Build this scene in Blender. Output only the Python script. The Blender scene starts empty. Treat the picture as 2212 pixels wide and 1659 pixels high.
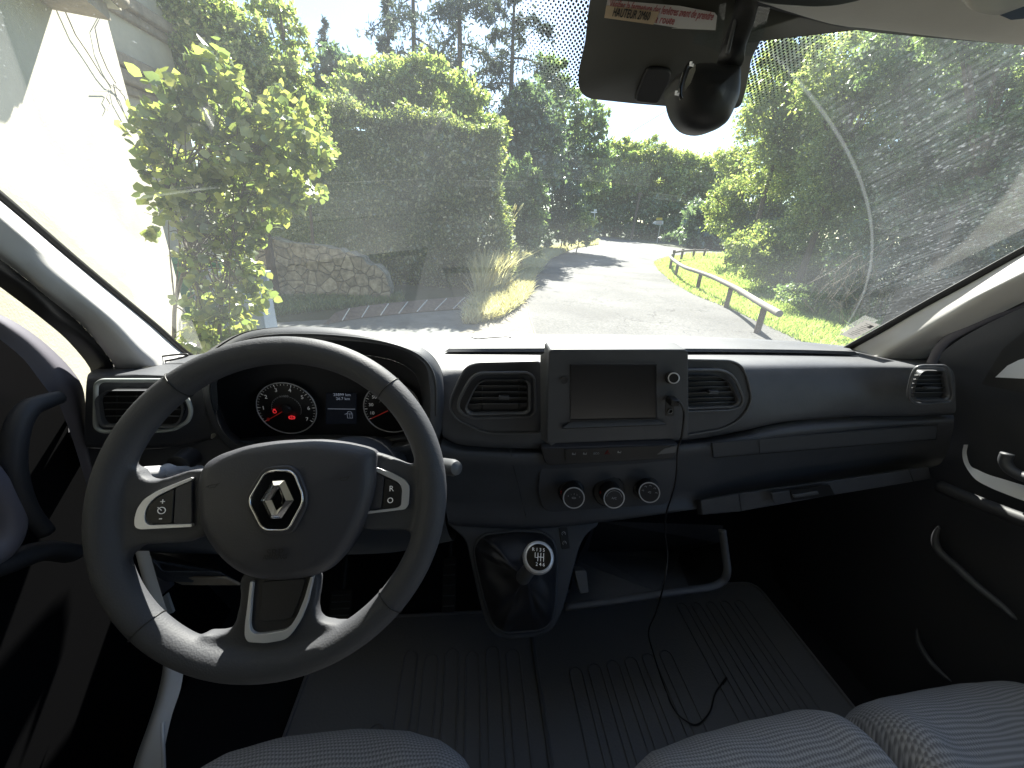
import bpy, math, random
import numpy as np
from mathutils import Vector
random.seed(7)
RG = np.random.default_rng(7)
sc = bpy.context.scene
COL = sc.collection
# ---------------------------------------------------------------- camera (wide phone lens, pitched down, slight roll)
EYE = np.array([0.0, 0.0, 1.85])
FPX, PITCH, ROLL, YAW = 832.0, math.radians(22.3), math.radians(3.5), math.radians(6.9)
_F = np.array([math.sin(YAW)*math.cos(PITCH), math.cos(YAW)*math.cos(PITCH), -math.sin(PITCH)])
_r = np.array([math.cos(YAW), -math.sin(YAW), 0.0]); _u = np.cross(_r, _F)
_R = math.cos(ROLL)*_r + math.sin(ROLL)*_u
_U = -math.sin(ROLL)*_r + math.cos(ROLL)*_u
cam = bpy.data.cameras.new('camera'); camo = bpy.data.objects.new('camera', cam); COL.objects.link(camo)
from mathutils import Matrix
camo.matrix_world = Matrix(((_R[0], _U[0], -_F[0], EYE[0]), (_R[1], _U[1], -_F[1], EYE[1]), (_R[2], _U[2], -_F[2], EYE[2]), (0, 0, 0, 1)))
cam.sensor_width = 36; cam.lens = FPX/2212*36; cam.clip_start = 0.02; cam.clip_end = 3000
sc.camera = camo
# ---------------------------------------------------------------- sky, sun, exposure
SUN_EL, SUN_AZ = math.radians(42), math.radians(8)      # azimuth measured from +Y towards +X
w = bpy.data.worlds.new("World"); sc.world = w; w.use_nodes = True
nt = w.node_tree; sky = nt.nodes.new('ShaderNodeTexSky'); sky.sky_type = 'NISHITA'; sky.sun_disc = False
sky.sun_elevation = SUN_EL; sky.sun_rotation = SUN_AZ; sky.air_density = 1.0; sky.dust_density = 0.3
bgn = nt.nodes['Background']; nt.links.new(sky.outputs[0], bgn.inputs[0]); bgn.inputs[1].default_value = 0.06
sl = bpy.data.lights.new('sun', 'SUN'); sl.energy = 5.0; sl.angle = math.radians(0.53); sl.color = (1, .95, .86)
so = bpy.data.objects.new('sun', sl); COL.objects.link(so)
sd = Vector((math.sin(SUN_AZ)*math.cos(SUN_EL), math.cos(SUN_AZ)*math.cos(SUN_EL), math.sin(SUN_EL)))
so.rotation_euler = sd.to_track_quat('Z', 'Y').to_euler()
sc.view_settings.view_transform = 'Standard'; sc.view_settings.look = 'None'
sc.view_settings.exposure = 2.25; sc.view_settings.gamma = 1
sc.render.engine = 'CYCLES'
cy = sc.cycles
cy.use_denoising = True; cy.max_bounces = 8; cy.diffuse_bounces = 5; cy.glossy_bounces = 4
cy.transmission_bounces = 6; cy.transparent_max_bounces = 16
cy.caustics_reflective = False; cy.caustics_refractive = False; cy.sample_clamp_indirect = 6
# ---------------------------------------------------------------- photo grid to world points (2212 wide grid)
def ray(px, py): return (px-1106)*_R - (py-829.5)*_U + FPX*_F
def uy(px, py, Y): d = ray(px, py); return EYE + d*(Y/d[1])
def ux(px, py, X): d = ray(px, py); return EYE + d*(X/d[0])
def uz(px, py, Z): d = ray(px, py); return EYE + d*((Z-EYE[2])/d[2])
def up(px, py, P, N): d = ray(px, py); N = np.array(N); return EYE + d*(np.dot(np.array(P)-EYE, N)/np.dot(d, N))
def proj(P):
    v = np.array(P)-EYE; z = v@_F
    return 1106+FPX*(v@_R)/z, 829.5-FPX*(v@_U)/z
REG = dict(A=(0, 0, .344), B=(707.8, 0, .344), C=(1451, 0, .344), D=(0, 530.9, .344), E=(530.9, 442.4, .28), F=(1061.8, 398.2, .28),
           G=(1592.7, 530.9, .28), H=(177, 707.8, .36), I=(177, 1061.8, .36), J=(937.9, 725.5, .28), K=(937.9, 1106, .32),
           L=(1504.2, 973.3, .32), M=(0, 973.3, .24), N=(1504.2, 1327.2, .32))
def zz(reg, *pts):
    a, b, s = REG[reg]; return [(a+s*x, b+s*y) for x, y in pts]
SLOPE = 0.02
def gz(Y): return SLOPE*(Y-7.0)
def gnd(px, py, lift=0.0):
    d = ray(px, py); t = (gz(0)+lift-EYE[2])/(d[2]-SLOPE*d[1]); return EYE + d*t
# windscreen: curved sheet  Y = f(X, z)
CX = 0.21
def ws_y(X, z): return 1.05-(z-EYE[2]+.29)/.9-.16*(X-CX)**2
def uws(px, py, off=0.0):
    d = ray(px, py); t = 1.0/d[1]
    for _ in range(30):
        P = EYE+d*t; f = P[1]-(ws_y(P[0], P[2])-off); P2 = EYE+d*(t*1.001); f2 = P2[1]-(ws_y(P2[0], P2[2])-off)
        t -= f*(t*.001)/(f2-f)
    return EYE+d*t
# ---------------------------------------------------------------- object helpers
ORG = {}
def tag(o, label=None, cat=None, group=None, kind=None):
    if label: o['label'] = label
    if cat: o['category'] = cat
    if group: o['group'] = group
    if kind: o['kind'] = kind
    return o
def thing(name, loc, label, cat, group=None):
    o = bpy.data.objects.new(name, None); COL.objects.link(o); o.location = loc; o.empty_display_size = .1
    ORG[o.name] = np.array(loc, float); return tag(o, label, cat, group)
def obj(name, verts, faces, mat, parent=None, smooth=None, uv=None, bevel=0, seg=2, mats=None, fm=None):
    v = np.array(verts, float).reshape(-1, 3); c = (v.min(0)+v.max(0))/2
    me = bpy.data.meshes.new(name); me.from_pydata((v-c).tolist(), [], [list(map(int, f)) for f in faces])
    me.materials.append(mat)
    if mats:
        for m in mats: me.materials.append(m)
        me.polygons.foreach_set('material_index', fm)
    me.update()
    if uv is not None:
        l = me.uv_layers.new(name='UVMap'); idx = np.empty(len(me.loops), int); me.loops.foreach_get('vertex_index', idx)
        l.data.foreach_set('uv', np.array(uv, float)[idx].ravel())
    if smooth is not None:
        me.polygons.foreach_set('use_smooth', [True]*len(me.polygons))
        if smooth < 179: me.set_sharp_from_angle(angle=math.radians(smooth))
    o = bpy.data.objects.new(name, me); COL.objects.link(o)
    if parent is not None: o.parent = parent; o.location = c-ORG[parent.name]
    else: o.location = c
    ORG[o.name] = c
    if bevel:
        b = o.modifiers.new('bevel', 'BEVEL'); b.width = bevel; b.segments = seg; b.limit_method = 'ANGLE'; b.angle_limit = math.radians(40)
        b.harden_normals = False
    return o
def nrm(v): v = np.array(v, float); return v/np.linalg.norm(v)
def fillet(pts, r, n=5, closed=True):
    """round the corners of a 2D/3D polyline"""
    P = [np.array(p, float) for p in pts]; N = len(P); out = []
    for i in range(N):
        if not closed and i in (0, N-1): out.append(P[i]); continue
        a, b, c = P[i-1], P[i], P[(i+1) % N]; la, lc = np.linalg.norm(a-b), np.linalg.norm(c-b)
        if la < 1e-9 or lc < 1e-9: continue
        q = min(r, la*.48, lc*.48); s = b+(a-b)/la*q; e = b+(c-b)/lc*q
        for k in range(n+1):
            t = k/n; out.append((1-t)**2*s+2*t*(1-t)*b+t*t*e)
    return out
def crom(P, n, closed=False):
    P = [np.array(p, float) for p in P]; N = len(P); out = []
    rng = range(N if closed else N-1)
    for i in rng:
        p0 = P[i-1] if (i > 0 or closed) else P[i]*2-P[i+1]
        p1 = P[i]; p2 = P[(i+1) % N]; p3 = P[(i+2) % N] if (i+2 < N or closed) else p2*2-p1
        for k in range(n):
            t = k/n
            out.append(.5*((2*p1)+(-p0+p2)*t+(2*p0-5*p1+4*p2-p3)*t*t+(-p0+3*p1-3*p2+p3)*t**3))
    if not closed: out.append(P[-1])
    return out
def interp(P, n):
    """n points evenly along a polyline, smooth"""
    Q = np.array(crom(P, 12)); d = np.r_[0, np.cumsum(np.linalg.norm(np.diff(Q, axis=0), axis=1))]
    s = np.linspace(0, d[-1], n); return np.stack([np.interp(s, d, Q[:, k]) for k in range(3)], 1)
def plate(name, pts, dirv, th, mat, parent=None, bevel=0.0, seg=2, smooth=30, dome=0):
    """closed outline pts (3D), extruded by -dirv*th (dirv is the outward side)"""
    P = np.array(pts, float); d = nrm(dirv); n = len(P); V = list(P)+list(P-d*th)
    F = [list(range(n))]+[[n+i for i in range(n)][::-1]]+[[i, n+i, n+(i+1) % n, (i+1) % n] for i in range(n)]
    a = np.zeros(3)
    for i in range(n): a += np.cross(P[i], P[(i+1) % n])
    if np.dot(a, d) < 0: F = [f[::-1] for f in F]
    return obj(name, V, F, mat, parent, smooth=smooth, bevel=bevel, seg=seg)
def domed(name, pts, dirv, th, edge, mat, parent=None, steps=5, rise=.004, smooth=60):
    """outline with rolled edge: rings shrink towards the centroid while rising"""
    P = np.array(pts, float); d = nrm(dirv); n = len(P); c = P.mean(0); V = []; F = []
    rad = np.linalg.norm(P-c, axis=1).mean()
    prof = [(0, -th), (0, -edge)]+[(edge*(1-math.cos(a)), -edge+edge*math.sin(a)) for a in np.linspace(.3, math.pi/2, steps)]
    prof += [(edge+(rad-edge)*k, rise*(1-(1-k)**2)) for k in (.2, .4, .6, .8)]
    for ins, h in prof:
        s = 1-min(ins/rad, .98); V += list(c+(P-c)*s+d*h)
    V.append(c+d*rise); R = len(prof)
    for j in range(R-1):
        for i in range(n): F.append([j*n+i, j*n+(i+1) % n, (j+1)*n+(i+1) % n, (j+1)*n+i])
    for i in range(n): F.append([(R-1)*n+i, (R-1)*n+(i+1) % n, R*n])
    a = np.zeros(3)
    for i in range(n): a += np.cross(P[i], P[(i+1) % n])
    if np.dot(a, d) < 0: F = [f[::-1] for f in F]
    return obj(name, V, F, mat, parent, smooth=smooth)
class MB:
    def __init__(s): s.v = []; s.f = []; s.uv = []
    def add(s, V, F):
        b = len(s.v); s.v += [np.array(p, float) for p in V]; s.f += [[b+i for i in f] for f in F]; return s
    def box(s, c, sz, R=None):
        c = np.array(c, float); hx, hy, hz = np.array(sz)/2; V = []
        for x in (-hx, hx):
            for y in (-hy, hy):
                for z in (-hz, hz):
                    p = np.array([x, y, z]); V.append(c+(R@p if R is not None else p))
        return s.add(V, [[0, 1, 3, 2], [4, 6, 7, 5], [0, 4, 5, 1], [2, 3, 7, 6], [0, 2, 6, 4], [1, 5, 7, 3]])
    def tube(s, pts, r, n=8, closed=False, flat=1.0, upv=None, cap=True):
        P = [np.array(p, float) for p in pts]; N = len(P)
        rr = r if hasattr(r, '__len__') else [r]*N
        V = []; prev = None
        for i in range(N):
            a = P[i-1] if (i > 0 or closed) else P[i]; b = P[(i+1) % N] if (i < N-1 or closed) else P[i]
            t = nrm(b-a) if np.linalg.norm(b-a) > 1e-9 else np.array([0, 0, 1.])
            if upv is not None: u = np.array(upv, float)
            elif prev is None: u = np.array([0, 0, 1.]) if abs(t[2]) < .9 else np.array([1., 0, 0])
            else: u = prev
            u = nrm(u-t*np.dot(u, t)); prev = u; w_ = np.cross(t, u)
            for k in range(n):
                an = 2*math.pi*k/n; V.append(P[i]+rr[i]*(math.cos(an)*w_+flat*math.sin(an)*u))
        F = []
        for i in range(N if closed else N-1):
            j = (i+1) % N
            for k in range(n): F.append([i*n+k, i*n+(k+1) % n, j*n+(k+1) % n, j*n+k])
        if not closed and cap: F += [list(range(n))[::-1], [(N-1)*n+k for k in range(n)]]
        return s.add(V, F)
    def disc(s, c, nrmv, r0, r1=None, n=32, h=0.0, a0=0, a1=2*math.pi):
        nn = nrm(nrmv); a = np.cross([0, 0, 1.], nn); a = nrm(a) if np.linalg.norm(a) > 1e-3 else np.array([1., 0, 0]); b = np.cross(nn, a)
        c = np.array(c, float)
        if r1 is None:
            V = [c+r0*(math.cos(t)*a+math.sin(t)*b)+nn*h for t in np.linspace(0, 2*math.pi, n, endpoint=False)]
            return s.add(V, [list(range(n))])
        th = np.linspace(a0, a1, n); V = [c+r0*(math.cos(t)*a+math.sin(t)*b)+nn*h for t in th]+[c+r1*(math.cos(t)*a+math.sin(t)*b)+nn*h for t in th]
        return s.add(V, [[i, i+1, n+i+1, n+i] for i in range(n-1)])
    def lathe(s, c, ax, prof, n=32, cap=True):
        """prof: (radius, height along ax)"""
        ax = nrm(ax); a = np.cross([0, 0, 1.], ax); a = nrm(a) if np.linalg.norm(a) > 1e-3 else np.array([1., 0, 0]); b = np.cross(ax, a); c = np.array(c, float)
        V = []
        for r, h in prof:
            for k in range(n):
                t = 2*math.pi*k/n; V.append(c+ax*h+r*(math.cos(t)*a+math.sin(t)*b))
        F = []
        for j in range(len(prof)-1):
            for k in range(n): F.append([j*n+k, j*n+(k+1) % n, (j+1)*n+(k+1) % n, (j+1)*n+k])
        if cap: F.append([k for k in range(n)][::-1]); F.append([(len(prof)-1)*n+k for k in range(n)])
        return s.add(V, F)
    def build(s, name, mat, parent=None, smooth=40, bevel=0, seg=2, **k): return obj(name, s.v, s.f, mat, parent, smooth=smooth, bevel=bevel, seg=seg, **k)
def loft(name, rows, mat, parent=None, ncol=40, sub=4, smooth=50, flip=False):
    """rows: list of lists of 3D points -> smooth grid surface (sharp where a row is given twice)"""
    R = [interp(r, ncol) for r in rows]
    G = []
    for j in range(ncol):
        c = crom([r[j] for r in R], sub); G.append(c)
    M = len(G[0]); V = [p for c in G for p in c]
    F = [[j*M+i, j*M+i+1, (j+1)*M+i+1, (j+1)*M+i] for j in range(ncol-1) for i in range(M-1)]
    if flip: F = [f[::-1] for f in F]
    return obj(name, V, F, mat, parent, smooth=smooth)
def text(name, s, at, right, upv, size, mat, parent, align='CENTER', th=0.0003, xs=1.0, fit=None):
    cu = bpy.data.curves.new(name, 'FONT'); cu.body = s; cu.size = size; cu.align_x = align; cu.align_y = 'CENTER'; cu.extrude = th; cu.resolution_u = 3
    t = bpy.data.objects.new(name, cu); COL.objects.link(t); me = bpy.data.meshes.new_from_object(t); bpy.data.objects.remove(t)
    n = len(me.vertices); co = np.empty(n*3); me.vertices.foreach_get('co', co); co = co.reshape(-1, 3)
    r = nrm(right); u = np.array(upv, float); u = nrm(u-r*np.dot(u, r)); k = np.cross(r, u)
    if fit: xs = fit/(co[:, 0].max()-co[:, 0].min())
    P = np.array(at)+co[:, :1]*xs*r+co[:, 1:2]*u+co[:, 2:3]*k
    F = [list(p.vertices) for p in me.polygons]
    return obj(name, P, F, mat, parent)
# ---------------------------------------------------------------- materials
def N(nt, t, **k):
    n = nt.nodes.new(t)
    for a, v in k.items(): setattr(n, a, v)
    return n
def mat(name, col, rough=.5, metal=0, spec=.5, bump=0, bscale=400, var=0, vscale=8, emit=None, es=0, coord='Object', stretch=None, sheen=0):
    m = bpy.data.materials.new(name); m.use_nodes = True; t = m.node_tree; p = t.nodes['Principled BSDF']
    p.inputs['Base Color'].default_value = (*col, 1); p.inputs['Roughness'].default_value = rough; p.inputs['Metallic'].default_value = metal
    p.inputs['Specular IOR Level'].default_value = spec
    if sheen: p.inputs['Sheen Weight'].default_value = sheen
    tc = N(t, 'ShaderNodeTexCoord'); src = tc.outputs[coord]
    if stretch:
        mp = N(t, 'ShaderNodeMapping'); mp.inputs['Scale'].default_value = stretch; t.links.new(src, mp.inputs[0]); src = mp.outputs[0]
    if var:
        n = N(t, 'ShaderNodeTexNoise'); n.inputs['Scale'].default_value = vscale; n.inputs['Detail'].default_value = 6; n.inputs['Roughness'].default_value = .65
        t.links.new(src, n.inputs[0]); r = N(t, 'ShaderNodeMapRange'); r.inputs['From Min'].default_value = .3; r.inputs['From Max'].default_value = .7
        r.inputs['To Min'].default_value = 1-var; r.inputs['To Max'].default_value = 1+var; t.links.new(n.outputs[0], r.inputs[0])
        mx = N(t, 'ShaderNodeVectorMath', operation='SCALE'); mx.inputs[0].default_value = col; t.links.new(r.outputs[0], mx.inputs['Scale'])
        t.links.new(mx.outputs[0], p.inputs['Base Color'])
    if bump:
        n = N(t, 'ShaderNodeTexVoronoi'); n.inputs['Scale'].default_value = bscale; t.links.new(src, n.inputs[0])
        b = N(t, 'ShaderNodeBump'); b.inputs['Strength'].default_value = bump; b.inputs['Distance'].default_value = .12/bscale
        t.links.new(n.outputs[0], b.inputs['Height']); t.links.new(b.outputs[0], p.inputs['Normal'])
    if emit: p.inputs['Emission Color'].default_value = (*emit, 1); p.inputs['Emission Strength'].default_value = es
    return m
M = {}
M['pad'] = mat('grained_plastic', (.058, .061, .069), .52, bump=.5, bscale=420, var=.22, vscale=9)
M['pad2'] = mat('smooth_dark_plastic', (.050, .053, .061), .54, bump=.3, bscale=500, var=.1)
M['dark'] = mat('dark_plastic', (.017, .017, .020), .5, bump=.2, bscale=500)
M['black'] = mat('black_plastic', (.010, .010, .011), .5)
M['slat'] = mat('vent_slat_plastic', (.085, .088, .095), .4)
M['frit'] = mat('printed_ceramic_band', (.050, .050, .042), .5)
M['gloss'] = mat('piano_black', (.006, .006, .007), .07)
M['leather'] = mat('wheel_leather', (.048, .050, .058), .66, bump=.7, bscale=480, var=.08)
M['hubm'] = mat('airbag_plastic', (.040, .041, .050), .52, bump=.6, bscale=520)
M['chrome'] = mat('chrome', (.85, .85, .86), .1, metal=1)
M['satin'] = mat('satin_silver', (.62, .62, .64), .3, metal=.35)
M['greyring'] = mat('grey_vent_trim', (.42, .45, .44), .4)
M['white'] = mat('white_print', (.8, .8, .8), .5, emit=(1, 1, 1), es=.015)
M['grey'] = mat('grey_print', (.35, .35, .36), .5)
M['redl'] = mat('red_warning_light', (.5, .02, .02), .5, emit=(1, .04, .05), es=.10)
M['redn'] = mat('red_needle', (.5, .03, .02), .5, emit=(1, .05, .03), es=.012)
M['red'] = mat('red_print', (.4, .02, .02), .5)
M['lcd'] = mat('lcd_text', (.3, .32, .36), .5, emit=(.6, .7, .9), es=.03)
M['lcdbg'] = mat('lcd_panel', (.02, .022, .028), .2, emit=(.3, .4, .7), es=.0008)
M['fabric_liner'] = mat('beige_head_lining', (.58, .56, .52), .9, spec=.1, bump=.3, bscale=600, var=.06)
M['pillar'] = mat('beige_pillar_trim', (.50, .49, .475), .7, spec=.3, bump=.3, bscale=700)
M['rubber'] = mat('black_rubber', (.012, .012, .013), .6)
M['matr'] = mat('rubber_mat', (.17, .172, .185), .5, bump=.6, bscale=160)
M['carpet'] = mat('black_carpet', (.022, .022, .024), .95, spec=.1)
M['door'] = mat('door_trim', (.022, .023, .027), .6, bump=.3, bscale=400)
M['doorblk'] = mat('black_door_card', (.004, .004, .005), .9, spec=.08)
M['doorlt'] = mat('door_edge_trim', (.13, .125, .15), .55, bump=.2, bscale=500)
M['doorwhite'] = mat('white_paint_and_sun_crescent', (.75, .76, .78), .25)  # sill paint, also the painted sunlight on the right door armrest
M['boot'] = mat('gaiter_leatherette', (.020, .020, .023), .45, bump=.4, bscale=500)
M['paperw'] = mat('paper_sticker', (.62, .60, .58), .6, var=.06, vscale=30)
def paper(name, col):
    m = bpy.data.materials.new(name); m.use_nodes = True; t = m.node_tree; p = t.nodes['Principled BSDF']; p.inputs['Base Color'].default_value = (*col, 1); p.inputs['Roughness'].default_value = .7
    tl = N(t, 'ShaderNodeBsdfTranslucent'); tl.inputs[0].default_value = (*col, 1); mx = N(t, 'ShaderNodeMixShader'); mx.inputs[0].default_value = .3
    t.links.new(p.outputs[0], mx.inputs[1]); t.links.new(tl.outputs[0], mx.inputs[2]); t.links.new(mx.outputs[0], t.nodes['Material Output'].inputs[0]); return m
M['paperw'] = paper('white_paper', (.78, .77, .76))
M['paperk'] = mat('kraft_tape_label', (.52, .40, .26), .5, var=.08, vscale=30)
M['redprint'] = mat('faded_red_ink', (.45, .16, .16), .6)
M['blackprint'] = mat('black_ink', (.02, .02, .02), .6)
M['cable'] = mat('black_cable', (.012, .012, .013), .35)
def cloth():
    m = bpy.data.materials.new('seat_cloth'); m.use_nodes = True; t = m.node_tree; p = t.nodes['Principled BSDF']; p.inputs['Roughness'].default_value = .9
    p.inputs['Specular IOR Level'].default_value = .15; p.inputs['Sheen Weight'].default_value = .15
    uv = N(t, 'ShaderNodeUVMap'); sx = N(t, 'ShaderNodeSeparateXYZ'); t.links.new(uv.outputs[0], sx.inputs[0])
    def cosn(sock, f, off=None):
        a = N(t, 'ShaderNodeMath', operation='MULTIPLY'); a.inputs[1].default_value = f; t.links.new(sock, a.inputs[0]); s = a.outputs[0]
        if off is not None:
            ad = N(t, 'ShaderNodeMath', operation='ADD'); t.links.new(s, ad.inputs[0]); t.links.new(off, ad.inputs[1]); s = ad.outputs[0]
        c = N(t, 'ShaderNodeMath', operation='SINE'); t.links.new(s, c.inputs[0]); return c.outputs[0]
    rowf = 2*math.pi/.0082
    rows = cosn(sx.outputs[1], rowf)
    fl = N(t, 'ShaderNodeMath', operation='MULTIPLY'); fl.inputs[1].default_value = 1/.0082; t.links.new(sx.outputs[1], fl.inputs[0])
    f2 = N(t, 'ShaderNodeMath', operation='FLOOR'); t.links.new(fl.outputs[0], f2.inputs[0])
    f3 = N(t, 'ShaderNodeMath', operation='MULTIPLY'); f3.inputs[1].default_value = math.pi; t.links.new(f2.outputs[0], f3.inputs[0])
    cols = cosn(sx.outputs[0], 2*math.pi/.0052, f3.outputs[0])
    ad = N(t, 'ShaderNodeMath', operation='ADD'); t.links.new(rows, ad.inputs[0]); t.links.new(cols, ad.inputs[1])
    r = N(t, 'ShaderNodeMapRange'); r.inputs['From Min'].default_value = -1.2; r.inputs['From Max'].default_value = 1.4; t.links.new(ad.outputs[0], r.inputs[0])
    cr = N(t, 'ShaderNodeMix', data_type='RGBA'); cr.inputs[6].default_value = (.19, .185, .185, 1); cr.inputs[7].default_value = (.44, .425, .415, 1)
    t.links.new(r.outputs[0], cr.inputs[0]); t.links.new(cr.outputs[2], p.inputs['Base Color'])
    b = N(t, 'ShaderNodeBump'); b.inputs['Strength'].default_value = .6; b.inputs['Distance'].default_value = .0012
    t.links.new(r.outputs[0], b.inputs['Height']); t.links.new(b.outputs[0], p.inputs['Normal'])
    return m
M['cloth'] = cloth()
def glass(name, dust=.03, spec=.06, ws=False):
    m = bpy.data.materials.new(name); m.use_nodes = True; t = m.node_tree; t.nodes.remove(t.nodes['Principled BSDF']); out = t.nodes['Material Output']
    tr = N(t, 'ShaderNodeBsdfTransparent'); tr.inputs[0].default_value = (.93, .96, .95, 1)
    gl = N(t, 'ShaderNodeBsdfGlossy'); gl.inputs['Roughness'].default_value = 0.0
    mx = N(t, 'ShaderNodeMixShader'); lw = N(t, 'ShaderNodeLayerWeight'); lw.inputs[0].default_value = .5; pw = N(t, 'ShaderNodeMath', operation='POWER'); pw.inputs[1].default_value = 5; t.links.new(lw.outputs['Facing'], pw.inputs[0])
    fr = N(t, 'ShaderNodeMapRange'); fr.inputs['To Min'].default_value = spec*1.4; fr.inputs['To Max'].default_value = .9; t.links.new(pw.outputs[0], fr.inputs[0]); t.links.new(fr.outputs[0], mx.inputs[0]); t.links.new(tr.outputs[0], mx.inputs[1]); t.links.new(gl.outputs[0], mx.inputs[2])
    res = mx.outputs[0]
    if dust:
        tl = N(t, 'ShaderNodeBsdfTranslucent'); tl.inputs[0].default_value = (.84, .93, 1, 1)
        m2 = N(t, 'ShaderNodeMixShader'); t.links.new(res, m2.inputs[1]); t.links.new(tl.outputs[0], m2.inputs[2]); res = m2.outputs[0]
        if ws:
            uv = N(t, 'ShaderNodeUVMap'); 
            n1 = N(t, 'ShaderNodeTexNoise'); n1.inputs['Scale'].default_value = 3.0; n1.inputs['Detail'].default_value = 5; t.links.new(uv.outputs[0], n1.inputs[0])
            n2 = N(t, 'ShaderNodeTexNoise'); n2.inputs['Scale'].default_value = 260; n2.inputs['Detail'].default_value = 2; t.links.new(uv.outputs[0], n2.inputs[0])
            a = N(t, 'ShaderNodeMapRange'); a.inputs['From Min'].default_value = .35; a.inputs['From Max'].default_value = .7; a.inputs['To Min'].default_value = .6*dust; a.inputs['To Max'].default_value = 1.2*dust
            t.links.new(n1.outputs[0], a.inputs[0])
            b = N(t, 'ShaderNodeMapRange'); b.inputs['From Min'].default_value = .68; b.inputs['From Max'].default_value = .8; b.inputs['To Min'].default_value = 0; b.inputs['To Max'].default_value = .08
            t.links.new(n2.outputs[0], b.inputs[0])
            ad = N(t, 'ShaderNodeMath', operation='ADD'); t.links.new(a.outputs[0], ad.inputs[0]); t.links.new(b.outputs[0], ad.inputs[1])
            # unwiped zone beyond the wiper arc: streaks and dried drops
            def dist(cx, cy):
                v = N(t, 'ShaderNodeVectorMath', operation='DISTANCE'); v.inputs[1].default_value = (cx, cy, 0); t.links.new(uv.outputs[0], v.inputs[0]); return v.outputs['Value']
            d = dist(*WIPC)
            z = N(t, 'ShaderNodeMapRange'); z.inputs['From Min'].default_value = WIPR; z.inputs['From Max'].default_value = WIPR+.012; t.links.new(d, z.inputs[0])
            mr = N(t, 'ShaderNodeMapping'); mr.inputs['Rotation'].default_value = (0, 0, math.radians(-62)); t.links.new(uv.outputs[0], mr.inputs[0])
            mp = N(t, 'ShaderNodeMapping'); mp.inputs['Scale'].default_value = (16, 170, 1); t.links.new(mr.outputs[0], mp.inputs[0])
            n3 = N(t, 'ShaderNodeTexNoise'); n3.inputs['Scale'].default_value = 1.0; n3.inputs['Detail'].default_value = 4; t.links.new(mp.outputs[0], n3.inputs[0])
            c = N(t, 'ShaderNodeMapRange'); c.inputs['From Min'].default_value = .38; c.inputs['From Max'].default_value = .8; c.inputs['To Min'].default_value = .0; c.inputs['To Max'].default_value = .028
            t.links.new(n3.outputs[0], c.inputs[0])
            vo = N(t, 'ShaderNodeTexVoronoi'); vo.inputs['Scale'].default_value = 120; t.links.new(uv.outputs[0], vo.inputs[0])
            e = N(t, 'ShaderNodeMapRange'); e.inputs['From Min'].default_value = .28; e.inputs['From Max'].default_value = .16; e.inputs['To Min'].default_value = 0; e.inputs['To Max'].default_value = .045
            t.links.new(vo.outputs[0], e.inputs[0])
            e2 = N(t, 'ShaderNodeMath', operation='ADD'); t.links.new(c.outputs[0], e2.inputs[0]); t.links.new(e.outputs[0], e2.inputs[1])
            bn = N(t, 'ShaderNodeTexNoise'); bn.inputs['Scale'].default_value = 9; bn.inputs['Detail'].default_value = 4; t.links.new(uv.outputs[0], bn.inputs[0])
            bm = N(t, 'ShaderNodeMapRange'); bm.inputs['From Min'].default_value = .40; bm.inputs['From Max'].default_value = .62; bm.inputs['To Min'].default_value = .12; bm.inputs['To Max'].default_value = 1.15; t.links.new(bn.outputs[0], bm.inputs[0])
            e4 = N(t, 'ShaderNodeMath', operation='MULTIPLY'); t.links.new(bm.outputs[0], e4.inputs[0]); t.links.new(e2.outputs[0], e4.inputs[1])
            e3 = N(t, 'ShaderNodeMath', operation='MULTIPLY'); t.links.new(z.outputs[0], e3.inputs[0]); t.links.new(e4.outputs[0], e3.inputs[1])
            # bright smear along the arc itself
            g = N(t, 'ShaderNodeMath', operation='SUBTRACT'); g.inputs[1].default_value = WIPR; t.links.new(d, g.inputs[0])
            g2 = N(t, 'ShaderNodeMath', operation='ABSOLUTE'); t.links.new(g.outputs[0], g2.inputs[0])
            g3 = N(t, 'ShaderNodeMapRange'); g3.inputs['From Min'].default_value = .0026; g3.inputs['From Max'].default_value = .001; g3.inputs['To Min'].default_value = 0; g3.inputs['To Max'].default_value = .022; t.links.new(g2.outputs[0], g3.inputs[0])
            s1 = N(t, 'ShaderNodeMath', operation='ADD'); t.links.new(ad.outputs[0], s1.inputs[0]); t.links.new(e3.outputs[0], s1.inputs[1])
            s2 = N(t, 'ShaderNodeMath', operation='ADD'); t.links.new(s1.outputs[0], s2.inputs[0]); t.links.new(g3.outputs[0], s2.inputs[1])
            t.links.new(s2.outputs[0], m2.inputs[0])
        else: m2.inputs[0].default_value = dust
    t.links.new(res, out.inputs[0]); return m
def wuv(P): return (P[0]-CX, (P[2]-EYE[2])*1.5)
_c = [np.array(wuv(uws(*p))) for p in ((1745, 200), (1862, 400), (1875, 600))]
_A = np.array([2*(_c[1]-_c[0]), 2*(_c[2]-_c[0])]); _b = np.array([_c[1]@_c[1]-_c[0]@_c[0], _c[2]@_c[2]-_c[0]@_c[0]])
WIPC = np.linalg.solve(_A, _b); WIPR = float(np.linalg.norm(_c[0]-WIPC)); WIPC = tuple(float(x) for x in WIPC)
M['glass'] = glass('dusty_windscreen_glass', .019, .05, True)
M['sglass'] = glass('side_glass', .008, .05)
M['clear'] = glass('clear_tape', .02, .02)
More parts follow.
